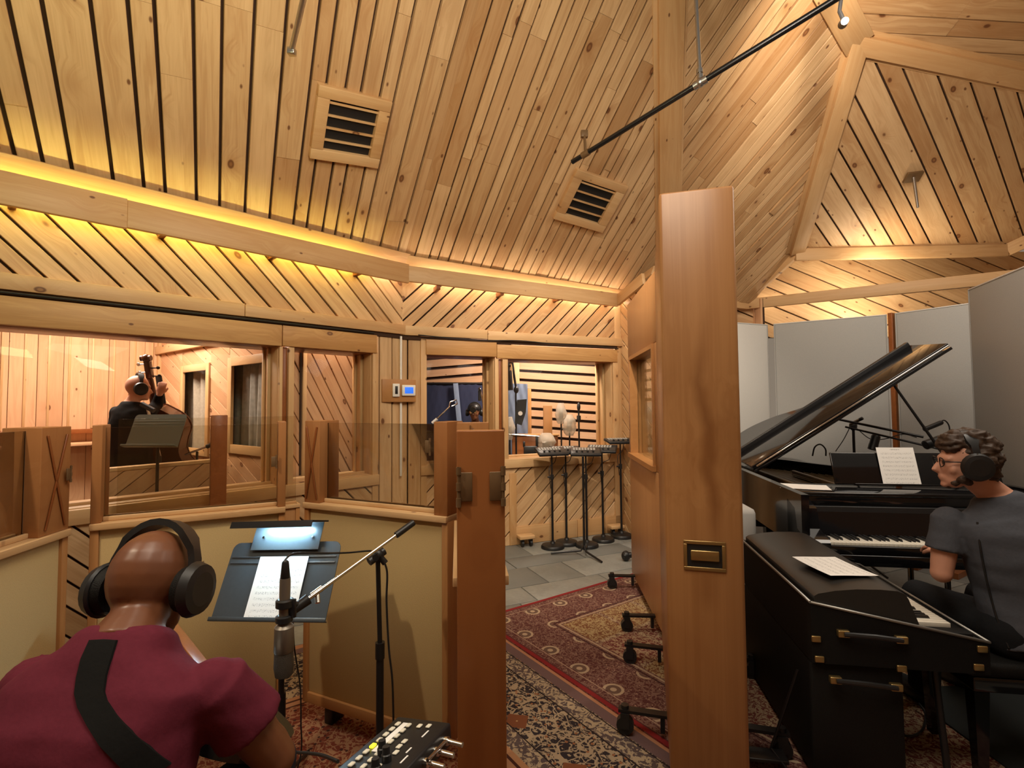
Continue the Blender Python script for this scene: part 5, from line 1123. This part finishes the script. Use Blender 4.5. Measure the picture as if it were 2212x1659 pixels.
def torso_rings(pts, lat, n=24, flat=2.4):
    rings = []
    for i, (c, hw, hd) in enumerate(pts):
        c = V(c); a = V(pts[max(i-1, 0)][0]); b = V(pts[min(i+1, len(pts)-1)][0]); ax = (b-a).normalized(); l = V(lat); l = (l-ax*l.dot(ax)).normalized(); f = ax.cross(l)
        r = []
        for k in range(n):
            t = 2*math.pi*k/n; cs, sn = math.cos(t), math.sin(t); r.append(c+l*hw*math.copysign(abs(cs)**(2/flat), cs)+f*hd*math.copysign(abs(sn)**(2/flat), sn))
        rings.append(r)
    return rings
def person(label, J, skin, shirt, pants, sleeve=.62, voxel=.009, k=1.0, wr=.004, seed=1, shoe=BLACK):
    P_ = empty('person', label=label, cat='person'); lat = (J['sr']-J['sl']).normalized(); sm = (J['sl']+J['sr'])/2; hp = (J['hl']+J['hr'])/2; sw = (J['sr']-J['sl']).length/2
    nk = J['neck']; ax = (sm-hp)
    fwd = lat.cross(V((0, 0, 1))).normalized()*-1; fwd = fwd if fwd.dot(J['tf']) > 0 else -fwd
    spine = [(hp-ax*.04, .165*k, .105*k), (hp+ax*.15, .16*k, .11*k), (hp+ax*.40-fwd*.01, .155*k, .108*k), (hp+ax*.66-fwd*.03, .175*k, .118*k), (hp+ax*.86-fwd*.035, sw*.93, .115*k), (sm-fwd*.028, sw*.97, .098*k), (nk.lerp(sm, .70)-fwd*.024, sw*.78, .084*k), (nk.lerp(sm, .40)-fwd*.014, sw*.48, .074*k), (nk.lerp(sm, .12)-fwd*.004, .075*k, .066*k), (nk, .060*k, .060*k)]
    def limbs(mb, g, arms=True, legs=True, sl=1.0, ll=1.0):
        if arms:
            for s in 'lr':
                S_, E, W_ = J['s'+s], J['e'+s], J['w'+s]
                if sl >= 1: mb.tube([S_-V((0, 0, .016)), S_.lerp(E, .5), E], [(.050*k+g), (.050*k+g), (.041*k+g)], 14); mb.tube([E, E.lerp(W_, .3), W_], [.042*k+g, .043*k+g, .027*k+g*.8], 14); mb.ell(E, (.042*k+g,)*3)
                else: mb.tube([S_-V((0, 0, .008)), S_.lerp(E, sl*.5), S_.lerp(E, sl)], [.058*k+g, .056*k+g, .060*k+g*1.3], 16)
                mb.ell(S_-V((0, 0, .026)), (.054*k+g, .054*k+g, .060*k+g))
        if legs:
            for s in 'lr':
                H_, K_, A_ = J['h'+s], J['k'+s], J['a'+s]
                mb.ell(H_, (.095*k+g,)*3); mb.tube([H_, H_.lerp(K_, .4), K_], [.088*k+g, .080*k+g, .056*k+g], 16); mb.ell(K_, (.056*k+g,)*3)
                mb.tube([K_, K_.lerp(A_, .3), K_.lerp(A_, 1.0)], [.056*k+g, .056*k+g, .038*k+g*1.5], 14)
    body = MB(); body.loft(torso_rings(spine, lat)); body.tube([nk-(J['head']-nk).normalized()*.05, nk, J['head']-V((0, 0, .04))], [.070*k, .056*k, .052*k], 16)
    T, B = add_head(body, J['head'], J['hf'], J.get('hu', (0, 0, 1)), k); limbs(body, 0)
    for s, sd in (('l', 1), ('r', -1)):
        if 'd'+s in J: add_hand(body, J['w'+s], J['d'+s], J['n'+s], k, J.get('curl', .8), sd)
    bd_ = remeshed(body, 'body', skin, voxel*.8, P_, smooth=2)
    cl = MB(); sp2 = [(c, a+.018*k, b+.018*k) for c, a, b in spine]; sp2[-2] = (sp2[-2][0], sp2[-2][1]-.004, sp2[-2][2]-.004); sp2[-1] = (sp2[-1][0], .068*k, .068*k); sp2[0] = (sp2[0][0]-ax*.05, sp2[0][1]+.012, sp2[0][2]+.012)
    cl.loft(torso_rings(sp2, lat)); limbs(cl, .010*k, True, False, sleeve)
    sh = remeshed(cl, 'shirt', shirt, voxel, P_, smooth=4, wrinkle=wr, seed=seed)
    pn = MB(); pn.loft(torso_rings([(spine[0][0]-ax*.05, .17*k, .12*k), (spine[0][0], .178*k, .125*k), (spine[1][0], .172*k, .118*k)], lat)); limbs(pn, .014*k, False, True); remeshed(pn, 'trousers', pants, voxel*1.2, P_, smooth=4, wrinkle=wr, seed=seed+1)
    for s in 'lr':
        A_ = J['a'+s]; fd_ = J.get('foot', J['tf']); fd_ = V((fd_.x, fd_.y, 0)).normalized(); b_ = basis(fd_)
        m = MB().ell(V((A_.x, A_.y, .052))+fd_*.070, (.048, .14, .048), b_)
        o = m.build('shoe', shoe, P_, fix=False)
    return P_, T, B, sh
def headphones(par, T, B, k=1.0, lab='black headphones', cup=1.0):
    h = empty('headphones', parent=par, label=lab)
    path = [T(math.sin(a)*.098, -.006, .015+math.cos(a)*.122) for a in [math.radians(d) for d in range(-84, 85, 12)]]
    vs = []; 
    for p in path: vs.append(p)
    m = MB()
    rings = []
    for i, p in enumerate(path):
        a = math.radians(-84+12*i); out = (B @ V((math.sin(a), 0, math.cos(a)))); y_ = B @ V((0, 1, 0)); wd = .020*k if 2 < i < len(path)-3 else .012*k; th = .007*k
        rings.append([p+y_*wd+out*th, p-y_*wd+out*th, p-y_*wd-out*th, p+y_*wd-out*th])
    m.loft(rings); m.build('headband', BLACK, h)
    for s in (-1, 1):
        MB().cyl(T(s*.080, -.004, -.012), T(s*.100, -.004, -.012), .040*k*cup, .044*k*cup, 22).build('ear_cushion', TOLEX, h)
        MB().tube([T(s*.099, -.004, -.012), T(s*.104, -.004, -.012), T(s*.122, -.004, -.012), T(s*.126, -.004, -.012)], [.046*k*cup, .050*k*cup, .044*k*cup, .030*k*cup], 22).build('ear_cup', BLACK, h)
        MB().tube([T(s*.100, -.004, .03), T(s*.112, -.004, .045), T(s*.104, -.004, .028)], .004*k, 6).build('yoke', CHROME, h, 'chrome yoke')
    return h
def cloth(name, c, n=90): return plain(name, c, .88, 0, .15, n, .14, .25)
# ---- guitarist
J = dict(head=V((-.885, 1.245, 1.130)), hf=V((.05, 1, -.34)), hu=V((0, .34, 1)), neck=V((-.872, 1.165, 1.062)), sl=V((-1.075, 1.15, .950)), sr=V((-.672, 1.14, .950)),
         el=V((-1.19, 1.34, .69)), er=V((-.565, 1.215, .735)), wl=V((-1.13, 1.60, .73)), wr=V((-.745, 1.47, .68)), hl=V((-.99, 1.00, .56)), hr=V((-.79, 1.00, .56)),
         kl=V((-1.12, 1.46, .55)), kr=V((-.70, 1.46, .55)), al=V((-1.12, 1.45, .10)), ar=V((-.68, 1.43, .10)), tf=V((0, 1, 0)),
         dl=V((-.3, .5, .6)), nl=V((-.5, .4, 0)), dr=V((-.9, .25, -.2)), nr=V((.2, -.7, .6)), curl=.9)
MAROON = cloth('maroon_tee', (0.125, 0.018, 0.034)); JEAN = cloth('dark_jeans', (0.03, 0.035, 0.05))
g_, T, B, shirt = person('bald guitarist seen from behind in a maroon t-shirt, seated with black headphones and guitar strap', J, SKIN_D, MAROON, JEAN, sleeve=.56, voxel=.0075, k=1.06, wr=.006, seed=3)
headphones(g_, T, B, 1.15, 'large black over-ear headphones', 1.12)
bv = BVHTree.FromPolygons([v.co for v in shirt.data.vertices], [p.vertices for p in shirt.data.polygons])
def onshirt(px, py, off=.006):
    d = ray(px, py).normalized(); h = bv.ray_cast(EYE, d)
    return (h[0]+h[1]*off, h[1]) if h[0] else (None, None)
L_, R_ = [], []
for (xa, ya, xb, yb) in ((215, 1352, 262, 1350), (196, 1385, 252, 1385), (178, 1425, 240, 1425), (168, 1465, 230, 1462), (163, 1500, 226, 1495), (170, 1530, 232, 1515), (190, 1570, 252, 1545), (218, 1610, 282, 1580), (255, 1650, 322, 1615), (300, 1690, 365, 1650)):
    a, na = onshirt(xa, ya); b, nb = onshirt(xb, yb)
    if a is None or b is None: continue
    m_, nm_ = onshirt((xa+xb)/2, (ya+yb)/2); L_.append((a, m_, b, na))
sm_ = MB(); rg_ = [[a, m_, b, b-n_*.004+V((0, .003, 0)), m_+V((0, .004, 0)), a-n_*.004+V((0, .003, 0))] for a, m_, b, n_ in L_ if m_ is not None]
if len(rg_) > 2: sm_.loft(rg_).build('guitar_strap', cloth('strap_web', (0.008, 0.008, 0.008)), g_, 'wide black guitar strap')
# guitar on the player's lap
gt = empty('guitar', label='black electric guitar on the lap of the guitarist, only its edge showing past his elbow', cat='guitar')
GM = frame((-.86, 1.50, .70), (.75, -.62, -.15), (-.1, .55, .75))
go = smooth2([(-.20, .07), (-.20, -.09), (-.06, -.125), (.04, -.11), (.17, -.165), (.245, -.09), (.255, .02), (.20, .13), (.09, .14), (.0, .10), (-.10, .13), (-.20, .07)], 5)
MB().prism([(a, b, -.022) for a, b in go[:-1]], (0, 0, .044)).build('body', PIANO, gt, mtx=GM)
MB().cbox(-.62, -.15, -.026, .026, -.0, .022, .008).build('neck', FRAMEW, gt, fix=False, mtx=GM); MB().cbox(-.60, -.16, -.025, .025, .022, .027, .002).build('fretboard', REDWOOD, gt, fix=False, mtx=GM)
MB().prism([(-.62, -.025, -.004), (-.80, -.05, -.004), (-.81, .03, -.004), (-.62, .025, -.004)], (0, 0, .016)).build('headstock', PIANO, gt, mtx=GM)
for k in range(2): MB().cbox(-.04+k*.09, -.01+k*.09, -.04, .04, .022, .032, .002).build('pickup', CHROME, gt, fix=False, mtx=GM)
stl = empty('stool', (-.89, .97, 0), 0, 'round black stool under the guitarist', 'stool'); MB().lathe([(.17, .44), (.185, .46), (.185, .50), (.16, .515)], seg=32).build('seat', TOLEX, stl)
for k in range(4): a = math.radians(45+90*k); MB().cyl((.12*math.cos(a), .12*math.sin(a), .45), (.22*math.cos(a), .22*math.sin(a), .02), .012).build('leg', CHROME, stl)
cable('cable', 'thin cable from the left headphone cup of the guitarist over his shoulder', [T(-.112, .0, -.058), P(238, 1330, 1.17), P(222, 1352, 1.13), P(200, 1368, 1.11), P(150, 1400, 1.10)], .003)
cable('cable', 'black guitar cable leaving the picture at the left edge behind the guitarist', [P(-40, 1560, 1.25), P(0, 1535, 1.25), P(35, 1505, 1.27), P(60, 1490, 1.30)], .004)
cable('cable', 'black cable curling at the lower left edge beside the guitarist', [P(-30, 1600, 1.2), P(0, 1610, 1.2), P(25, 1622, 1.2), P(50, 1625, 1.22)], .004)
cable('cable', 'pair of black cables crossing the red rug to the cue mixer', [P(640, 1625, 1.7), P(690, 1630, 1.6), P(730, 1645, 1.45)], .005)
# ---- pianist
c = P(2084, 998, 2.25)
J = dict(head=c, hf=V((-.93, .36, -.04)), neck=V((2.135, 2.235, 1.150)), sl=V((1.965, 2.28, 1.045)), sr=V((2.365, 2.22, 1.045)), el=V((1.905, 2.26, .80)), er=V((2.50, 2.34, .79)),
         wl=V((2.21, 2.60, .80)), wr=V((2.55, 2.66, .82)), hl=V((2.09, 2.16, .58)), hr=V((2.30, 2.13, .58)), kl=V((2.08, 2.62, .57)), kr=V((2.40, 2.60, .57)), al=V((2.10, 2.64, .09)), ar=V((2.42, 2.80, .09)),
         tf=V((0, 1, 0)), dl=V((.15, 1, -.1)), nl=V((0, 0, 1)), dr=V((.0, 1, -.1)), nr=V((0, 0, 1)), curl=.6)
GTEE = cloth('grey_tee', (0.075, 0.080, 0.095)); BJ = cloth('black_jeans', (0.012, 0.013, 0.015))
p_, T, B, sh2 = person('pianist in a slate grey t-shirt and glasses looking left over the grand piano keys', J, SKIN_L, GTEE, BJ, sleeve=.62, voxel=.008, wr=.005, seed=8)
hr = MB()
for (x, y, z, r) in ((0, -.035, .055, .088), (0, .02, .088, .060), (0, .055, .085, .040), (-.03, .045, .08, .042), (.03, .045, .08, .042), (0, -.075, .01, .062), (.045, -.045, .02, .052), (-.045, -.045, .02, .052), (0, -.075, -.045, .048), (.03, -.03, .10, .05), (-.03, -.03, .10, .05), (0, -.09, .07, .045)): hr.ell(T(x, y, z), (r, r, r))
remeshed(hr, 'hair', HAIR, .006, p_, 'short tousled dark brown hair', smooth=1, wrinkle=.013, wscale=26, seed=4)
bdr = MB()
for (x, y, z, r) in ((0, .066, -.100, .019), (.028, .054, -.088, .018), (-.028, .054, -.088, .018), (.048, .030, -.070, .022), (-.048, .030, -.070, .022), (.060, .010, -.045, .016), (-.060, .010, -.045, .016), (.05, .012, -.085, .016), (-.05, .012, -.085, .016)): bdr.ell(T(x, y, z), (r, r, r*.9))
remeshed(bdr, 'beard', HAIR, .005, p_, 'short dark beard', smooth=2, wrinkle=.003, wscale=60)
gl = empty('glasses', parent=p_, label='dark rimmed glasses')
for s in (-1, 1):
    MB().tube([T(s*.034+.025*math.cos(a), .100-.006*abs(math.cos(a)), .004+.020*math.sin(a)) for a in [math.pi*2*i/16 for i in range(17)]], .0022, 6, cap=False).build('rim', BLACK, gl)
    MB().cyl(T(s*.060, .095, .008), T(s*.080, .0, .006), .0025, seg=6).build('temple', BLACK, gl)
    MB().cyl(T(s*.034, .088, .004), T(s*.034, .091, .004), .009, seg=10).build('eye', BLACK, p_)
MB().cyl(T(-.010, .101, .006), T(.010, .101, .006), .0022, seg=6).build('bridge', BLACK, gl)
headphones(p_, T, B, 1.08, 'black headphones', 1.12)
bv2 = BVHTree.FromPolygons([v.co for v in sh2.data.vertices], [p.vertices for p in sh2.data.polygons])
pts = []
for (x, y) in ((2098, 1045), (2100, 1075), (2112, 1130), (2118, 1180), (2128, 1230), (2142, 1290), (2160, 1350), (2180, 1400)):
    d = ray(x, y).normalized(); h = bv2.ray_cast(EYE, d)
    if h[0]: pts.append(h[0]+h[1]*.005)
if len(pts) > 3: cable('cable', 'headphone cable running down the back of the pianist grey shirt', pts, .004)
# ---- bass player
def pw(px, py, D): return P(px, py, D)
DB = 4.72
J = dict(head=pw(299, 838, DB), hf=V((.62, .75, -.10)), neck=pw(285, 868, DB), sl=pw(252, 887, DB), sr=pw(322, 886, DB+.05), el=pw(246, 950, DB-.02), er=pw(338, 882, DB+.28), wl=pw(300, 955, DB+.18), wr=pw(344, 852, DB+.14),
         hl=pw(262, 1012, DB+.02), hr=pw(300, 1012, DB+.06), kl=pw(258, 1105, DB), kr=pw(303, 1105, DB+.05), al=pw(255, 1210, DB), ar=pw(306, 1212, DB+.05), tf=V((.6, .8, 0)), dr=V((.2, .1, .9)), nr=V((.6, -.8, 0)), dl=V((.9, .3, -.2)), nl=V((-.3, -.8, .2)), curl=1.0)
b_, T, B, sh3 = person('bald bass player in black seen from behind through the wide window', J, SKIN_L, cloth('black_shirt', (0.010, 0.009, 0.009)), BJ, sleeve=1.0, voxel=.013, wr=.006, seed=5)
headphones(b_, T, B, 1.1, 'black headphones', 1.1)
# upright bass
ub = empty('double_bass', label='dark brown double bass held by the bass player in the left booth', cat='double bass')
top = pw(318, 768, DB+.15); bot = pw(356, 1000, DB+.40); axd = (top-bot).normalized(); UM = frame(pw(354, 960, DB+.36), V((0, 0, 1)).cross(V((.25, 1, 0)))*-1, (.12, -1, 0))
BW = wood('bass_varnish', (0.10, 0.032, 0.014), (0.05, 0.014, 0.006), knots=0, var=.1, rough=.2)
up_ = frame(pw(354, 965, DB+.36), axd, (.12, -1, .05))     # local x up the instrument
half = [(.42, .03), (.40, .07), (.30, .20), (.18, .245), (.06, .20), (-.04, .175), (-.14, .20), (-.30, .30), (-.48, .335), (-.62, .29), (-.72, .12), (-.73, 0)]
sh_ = smooth2(half, 4); ring = [(a, b) for a, b in sh_]+[(a, -b) for a, b in reversed(sh_[:-1])]
MB().prism([(a, b, -.09) for a, b in ring], (0, 0, .18), True).build('body', BW, ub, mtx=up_)
MB().prism([(a*1.015, b*1.03, .085) for a, b in ring], (0, 0, .012)).prism([(a*1.015, b*1.03, -.097) for a, b in ring], (0, 0, .012)).build('edging', BW, ub, mtx=up_)
nl_ = (top-pw(354, 965, DB+.36)).length
MB().tube([(.38, 0, .04), (.7, 0, .05), (nl_-.22, 0, .05)], [.036, .030, .024], 12).build('neck', BW, ub, mtx=up_); MB().cbox(-.10, nl_-.22, -.028, .028, -.115, -.095, .004).build('fingerboard', BLACK, ub, fix=False, mtx=up_)
MB().cbox(nl_-.22, nl_-.05, -.026, .026, .01, .07, .008).build('pegbox', BW, ub, fix=False, mtx=up_); MB().ell((nl_-.02, 0, .055), (.040, .036, .045)).cyl((nl_-.02, -.045, .055), (nl_-.02, .045, .055), .028).build('scroll', BW, ub, mtx=up_)
for k in range(4): sg = 1 if k % 2 else -1; MB().cyl((nl_-.20+k*.04, 0, .04), (nl_-.20+k*.04, sg*.07, .04), .006).ell((nl_-.20+k*.04, sg*.085, .04), (.016, .018, .006)).build('tuning_peg', CHROME if k % 2 else BLACK, ub, mtx=up_)
bx = up_ @ V((-.73, 0, 0)); MB().cyl(bx, V((bx.x+.02, bx.y, .01)), .008).build('end_pin', CHROME, ub)
# stands in the bass booth
s1_ = empty('microphone_stand', label='chrome microphone stand leaning in front of the double bass', cat='microphone stand'); q0 = pw(318, 880, DB-.35); q1 = pw(345, 985, DB-.15)
MB().cyl(q0, q1, .012).build('pole', CHROME, s1_); MB().cyl(q1, V((q1.x, q1.y, .05)), .014).build('lower_pole', BLACKMET, s1_); MB().lathe([(.14, 0), (.14, .015), (.03, .03)], V((q1.x, q1.y, 0))).build('base', BLACK, s1_); MB().cyl(q0+V((-.05, 0, .03)), q0+V((.06, 0, -.03)), .022).build('microphone_head', BLACK, s1_)
s2_ = empty('microphone_stand', label='low chrome boom with a black microphone right of the double bass', cat='microphone stand'); q0 = pw(400, 982, DB+.35); q1 = pw(447, 965, DB+.35); q2 = pw(474, 952, DB+.35)
MB().cyl(q0, q1, .010).build('boom', CHROME, s2_); MB().cyl(q1, q2, .022).build('microphone_head', BLACK, s2_); MB().cyl(V((q0.x+.12, q0.y, .0)), q0+V((.12, 0, .03)), .012).cyl(V((q0.x+.12, q0.y, 0)), V((q0.x+.12, q0.y, .02)), .13).build('pole', BLACKMET, s2_)
ms2 = empty('music_stand', label='grey music stand desk in front of the bass player, seen through plexiglass', cat='music stand'); q = pw(338, 930, DB-.62)
DM2 = frame(q, (1, -.1, 0), (0, -.9, .35)); desk(ms2, .46, .28, DM2, mat=plain('grey_desk', (0.16, 0.19, 0.17), .5, .3)); MB().cyl(q+V((0, .02, 0)), V((q.x, q.y+.02, .05)), .012).cyl(V((q.x, q.y+.02, 0)), V((q.x, q.y+.02, .03)), .12).build('pole', BLACKMET, ms2)
# ---- drummer in the far booth
DD = 7.1
J = dict(head=pw(1025, 890, DD), hf=V((-.10, -1, -.05)), neck=pw(1027, 912, DD+.03), sl=pw(1055, 928, DD+.05), sr=pw(1000, 928, DD+.05), el=pw(1062, 968, DD-.05), er=pw(994, 968, DD-.05), wl=pw(1045, 980, DD-.3), wr=pw(1008, 980, DD-.3),
         hl=pw(1040, 1010, DD+.05), hr=pw(1014, 1010, DD+.05), kl=pw(1052, 1012, DD-.4), kr=pw(1000, 1012, DD-.4), al=pw(1055, 1085, DD-.4), ar=pw(998, 1085, DD-.4), tf=V((0, -1, 0)), dl=V((-.3, -1, 0)), nl=V((0, 0, 1)), dr=V((.3, -1, 0)), nr=V((0, 0, 1)))
d_, T, B, _s = person('drummer in dark clothes and cap facing the camera through the left pane', J, SKIN_D, cloth('navy_shirt', (0.012, 0.013, 0.02)), BJ, sleeve=1.0, voxel=.014, wr=.004, seed=6)
MB().ell(T(0, -.005, .055), (.088, .105, .075), B).cyl(T(0, .06, .045), T(0, .14, .038), .05, .04).build('cap', BLACK, d_, 'dark cap'); headphones(d_, T, B, 1.0)
g2l = MB()
for s in (-1, 1): g2l.cyl(T(s*.032, .094, .004), T(s*.032, .098, .004), .020, seg=14)
g2l.build('glasses', CHROME, d_, 'round glasses')
dt = empty('drum_stool', (J['hl'].x-.1, J['hl'].y+.02, 0), 0, 'black drum stool under the drummer', 'stool'); MB().lathe([(.16, .42), (.17, .44), (.17, .47), (.14, .48)]).build('seat', BLACK, dt); MB().cyl((0, 0, .02), (0, 0, .43), .02).cyl((0, 0, 0), (0, 0, .03), .18).build('pole', BLACKMET, dt)
# ================================================================== DRUM BOOTH CONTENTS
NAVY = cloth('navy_blanket', (0.030, 0.036, 0.075), 14); LBLUE = cloth('pale_blue_blanket', (0.20, 0.25, 0.36), 14)
def blanket(lab, a, b, z0, z1, mat, seed, amp=.03):
    a = V((a.x, a.y, 0)); b = V((b.x, b.y, 0)); d = (b-a).normalized(); n = V((d.y, -d.x, 0)); n = n if n.dot(EYE-a) > 0 else -n; L = (b-a).length; nx, nz = 36, 20; r_ = random.Random(seed); ph = [r_.uniform(0, 6) for _ in range(4)]; vs = []
    for j in range(nz+1):
        for i in range(nx+1):
            u = L*i/nx; t = j/nz; o = amp*(math.sin(u*9+ph[0]+t)+.5*math.sin(u*21+ph[1]-2*t))*(1-t*.7)+.008*math.sin(u*60)*math.sin(t*30)
            vs.append(a+d*u+UP*(z0+(z1-z0)*t+.012*math.sin(u*7+ph[2])*(t > .95))+n*o)
    k = nx+1; fs = [(j*k+i, j*k+i+1, (j+1)*k+i+1, (j+1)*k+i) for j in range(nz) for i in range(nx)]; N_ = len(vs)
    e = empty('packing_blanket', label=lab, cat='blanket')
    MB().add(vs+[v-n*.012 for v in vs], fs+[tuple(i+N_ for i in reversed(f)) for f in fs], True).build('cloth', mat, e, fix=False)
    return e, a, d, n, L
e, a, d, n, L = blanket('navy quilted packing blanket hung across the left of the drum booth with a pale strap', P(912, 876, 7.55), P(1066, 876, 7.75), .15, 1.90, NAVY, 1)
board('strap', PPL(984, 828, a+n*.06, n), PPL(998, 905, a+n*.06, n)-UP*.5, .075, .012, n, LBLUE, e, 'pale blue webbing strap')
MB().cyl(a+UP*1.90, a+d*L+UP*1.90, .018).build('bar', BLACKMET, e)
for u in (.02, L-.02): MB().cyl(a+d*u-n*.03, a+d*u-n*.03+UP*1.9, .018).build('post', BLACKMET, e)
e, a, d, n, L = blanket('pale blue blanket draped over a partition behind the drum booth microphones', P(1086, 876, 7.5), P(1139, 876, 7.3), .1, 1.87, LBLUE, 2, .015)
MB().cbox(0, L, -.06, -.02, .0, 1.80, .01).build('board', FRAMEW, e, fix=False, mtx=Matrix.Translation(a-n*.16) @ Matrix.Rotation(math.atan2(d.y, d.x), 4, 'Z'))
bxw = empty('baffle_box', tuple(V((P(1140, 876, 7.1).x, 7.1, 0))), -.1, 'low brown box baffle standing in the drum booth', 'box'); MB().cbox(-.22, .42, -.1, .1, .02, 1.13, .01).build('body', REDWOOD, bxw, fix=False); MB().cbox(-.24, .44, -.12, .12, 1.13, 1.15, .004).build('cap', FRAMEW, bxw, fix=False)
pst2 = board('wooden_post', P(1183, 985, 6.9), P(1183, 876, 6.9), .12, .08, V((0, -1, 0)), FRAMEW, None, 'square reddish wooden post behind the bagged microphones'); tag(pst2, None, 'post'); 
def stand(name, lab, px, D, pytop, cat='microphone stand', base=True):
    e = empty(name, label=lab, cat=cat); q = P(px, pytop, D); MB().cyl(V((q.x, q.y, .03)), q, .012).build('pole', BLACKMET, e)
    if base: MB().lathe([(.14, 0), (.14, .015), (.03, .03)], V((q.x, q.y, 0))).build('base', BLACK, e)
    return e, q
# boom with shiny clip on the left
e, q = stand('microphone_stand', 'stand with a chrome boom and clip in front of the navy blanket', 940, 6.75, 903); MB().cyl(P(936, 912, 6.75), P(972, 878, 6.75), .012).build('boom', CHROME, e); MB().cyl(P(934, 914, 6.75), P(944, 905, 6.75), .022).build('counterweight', WHITEP, e)
MB().tube([P(970, 880, 6.75), P(973, 868, 6.75), P(986, 864, 6.75), P(988, 872, 6.75), P(976, 878, 6.75)], .010, 8).build('clip', CHROME, e)
e, q = stand('microphone_stand', 'stand with a small black microphone and chrome boom right of the drummer', 1046, 6.95, 880); MB().cyl(q, P(1038, 845, 6.95), .012).build('boom', CHROME, e); MB().cyl(P(1036, 838, 6.95), P(1036, 866, 6.95), .020).build('microphone_head', BLACK, e)
MB().tube([P(1033, 846, 6.93), P(1036, 836, 6.93), P(1040, 846, 6.93)], .006, 6).build('clip', CHROME, e)
# large hanging microphone with stand and black bag
hmi = empty('microphone', label='long black microphone hanging near the centre mullion of the drum booth window', cat='microphone')
MB().cyl(P(1099, 802, 6.72), P(1103, 843, 6.72), .042, .036).build('body', BLACK, hmi); MB().cyl(P(1099, 786, 6.72), P(1099, 802, 6.72), .018).cyl(P(1095, 790, 6.72), P(1103, 790, 6.72), .02).build('connector', BLACK, hmi); MB().tube(smooth_path([P(1099, 786, 6.72), P(1103, 779, 6.72), P(1107, 786, 6.72), P(1110, 815, 6.75), P(1114, 838, 6.8)], 6), .010, 8).build('cable', BLACK, hmi)
e, q = stand('microphone_stand', 'black stand carrying the long hanging microphone in the drum booth', 1114, 6.85, 838); MB().cyl(P(1106, 774, 6.8), P(1116, 845, 6.85), .012).build('boom', BLACKMET, e); MB().ell(P(1115, 842, 6.85), (.035, .03, .05)).build('clutch', BLACK, e)
bg = empty('stick_bag', label='tall black bag with a round white badge hanging on the drum booth stand', cat='bag'); a_ = [P(x, y, 6.78) for x, y in ((1117, 864), (1138, 862), (1136, 890), (1127, 919), (1112, 914), (1114, 885))]
MB().prism(a_, (0, .07, 0), True).build('body', BLACK, bg); MB().cyl(P(1124, 893, 6.775), P(1124, 893, 6.765), .030).build('badge', WHITEP, bg, 'round white badge')
BAGM = bpy.data.materials.new('clear_bag'); BAGM.use_nodes = True; nt = BAGM.node_tree; b = nt.nodes['Principled BSDF']; b.inputs['Base Color'].default_value = (.55, .47, .38, 1); b.inputs['Roughness'].default_value = .25; b.inputs['Alpha'].default_value = .55
def bagged(lab, px, py, D, h, w_, stand_to=None, seed=1):
    e = empty('bagged_microphone', label=lab, cat='microphone', group='microphones under plastic bags in the drum booth'); c0_ = P(px, py, D); r_ = random.Random(seed)
    MB().cyl(V((c0_.x, c0_.y, .03)), c0_-UP*h*.4, .011).build('pole', BLACKMET, e); MB().lathe([(.13, 0), (.13, .015), (.03, .03)], V((c0_.x, c0_.y, 0))).build('base', BLACK, e)
    MB().cyl(c0_-UP*h*.35, c0_+UP*h*.3, w_*.42).build('microphone_body', MICB, e)
    m = MB(); rings = []
    for j in range(9):
        t = j/8; rr = w_*(.35+.75*math.sin(min(1, t*1.05)*math.pi*.85+.25)); rings.append([c0_+V((math.cos(a)*rr*(1+r_.uniform(-.16, .16)), math.sin(a)*rr*(1+r_.uniform(-.16, .16)), -h*.55+h*1.1*t)) for a in [2*math.pi*k/12 for k in range(12)]])
    m.loft(rings).build('plastic_bag', BAGM, e, 'crumpled clear plastic bag'); return e
bagged('bagged microphone, tallest of the pair before the right slats', 1212, 893, 6.85, .26, .075, seed=1)
bagged('bagged microphone, lower and right of the tallest one', 1230, 918, 6.80, .26, .085, seed=2)
bagged('bagged microphone just right of the centre mullion', 1101, 925, 6.75, .28, .065, seed=3)
bagged('wide bagged microphone low over the window sill above the mixer stands', 1180, 955, 6.70, .22, .12, seed=4)
e, q = stand('microphone_stand', 'thin black stand right of the bagged microphones against the slats', 1250, 6.9, 882); MB().ell(q+UP*.02, (.025, .025, .06)).cyl(q-UP*.16, q-UP*.10, .028).build('clutch', BLACK, e)
MB().cyl(P(1096, 938, 6.7), P(1165, 943, 6.7), .010).build('bar', CHROME, tag(empty('cymbal_arm', label='thin horizontal chrome arm reaching across behind the window sill', cat='stand arm')))
dv = empty('recording_device', label='small black clamp and meter low behind the right drum booth pane', cat='device'); q = P(1146, 975, 6.65); MB().cbox(q.x-.09, q.x+.09, q.y-.04, q.y+.04, q.z-.07, q.z+.07, .01).build('body', BLACK, dv, fix=False); MB().cyl(V((q.x, q.y, .0)), q, .012).build('pole', BLACKMET, dv); MB().cbox(q.x-.10, q.x-.07, q.y-.03, q.y+.03, q.z+.06, q.z+.13, .004).cbox(q.x+.07, q.x+.10, q.y-.03, q.y+.03, q.z+.06, q.z+.2, .004).build('clamp', BLACK, dv, fix=False)
rk = empty('equipment_rack', label='dark rack with shelf lines low behind the left drum booth pane', cat='rack'); q = P(938, 960, 6.6); q.z = 0
for z in (.5, .75, 1.0, 1.22): MB().cbox(q.x-.16, q.x+.24, q.y-.12, q.y+.12, z-.01, z+.01, .003).build('shelf', BLACKMET, rk, fix=False)
for sx in (-.16, .24): MB().cbox(q.x+sx-.012, q.x+sx+.012, q.y-.12, q.y+.12, 0, 1.3, .003).build('upright', STEEL, rk, fix=False)
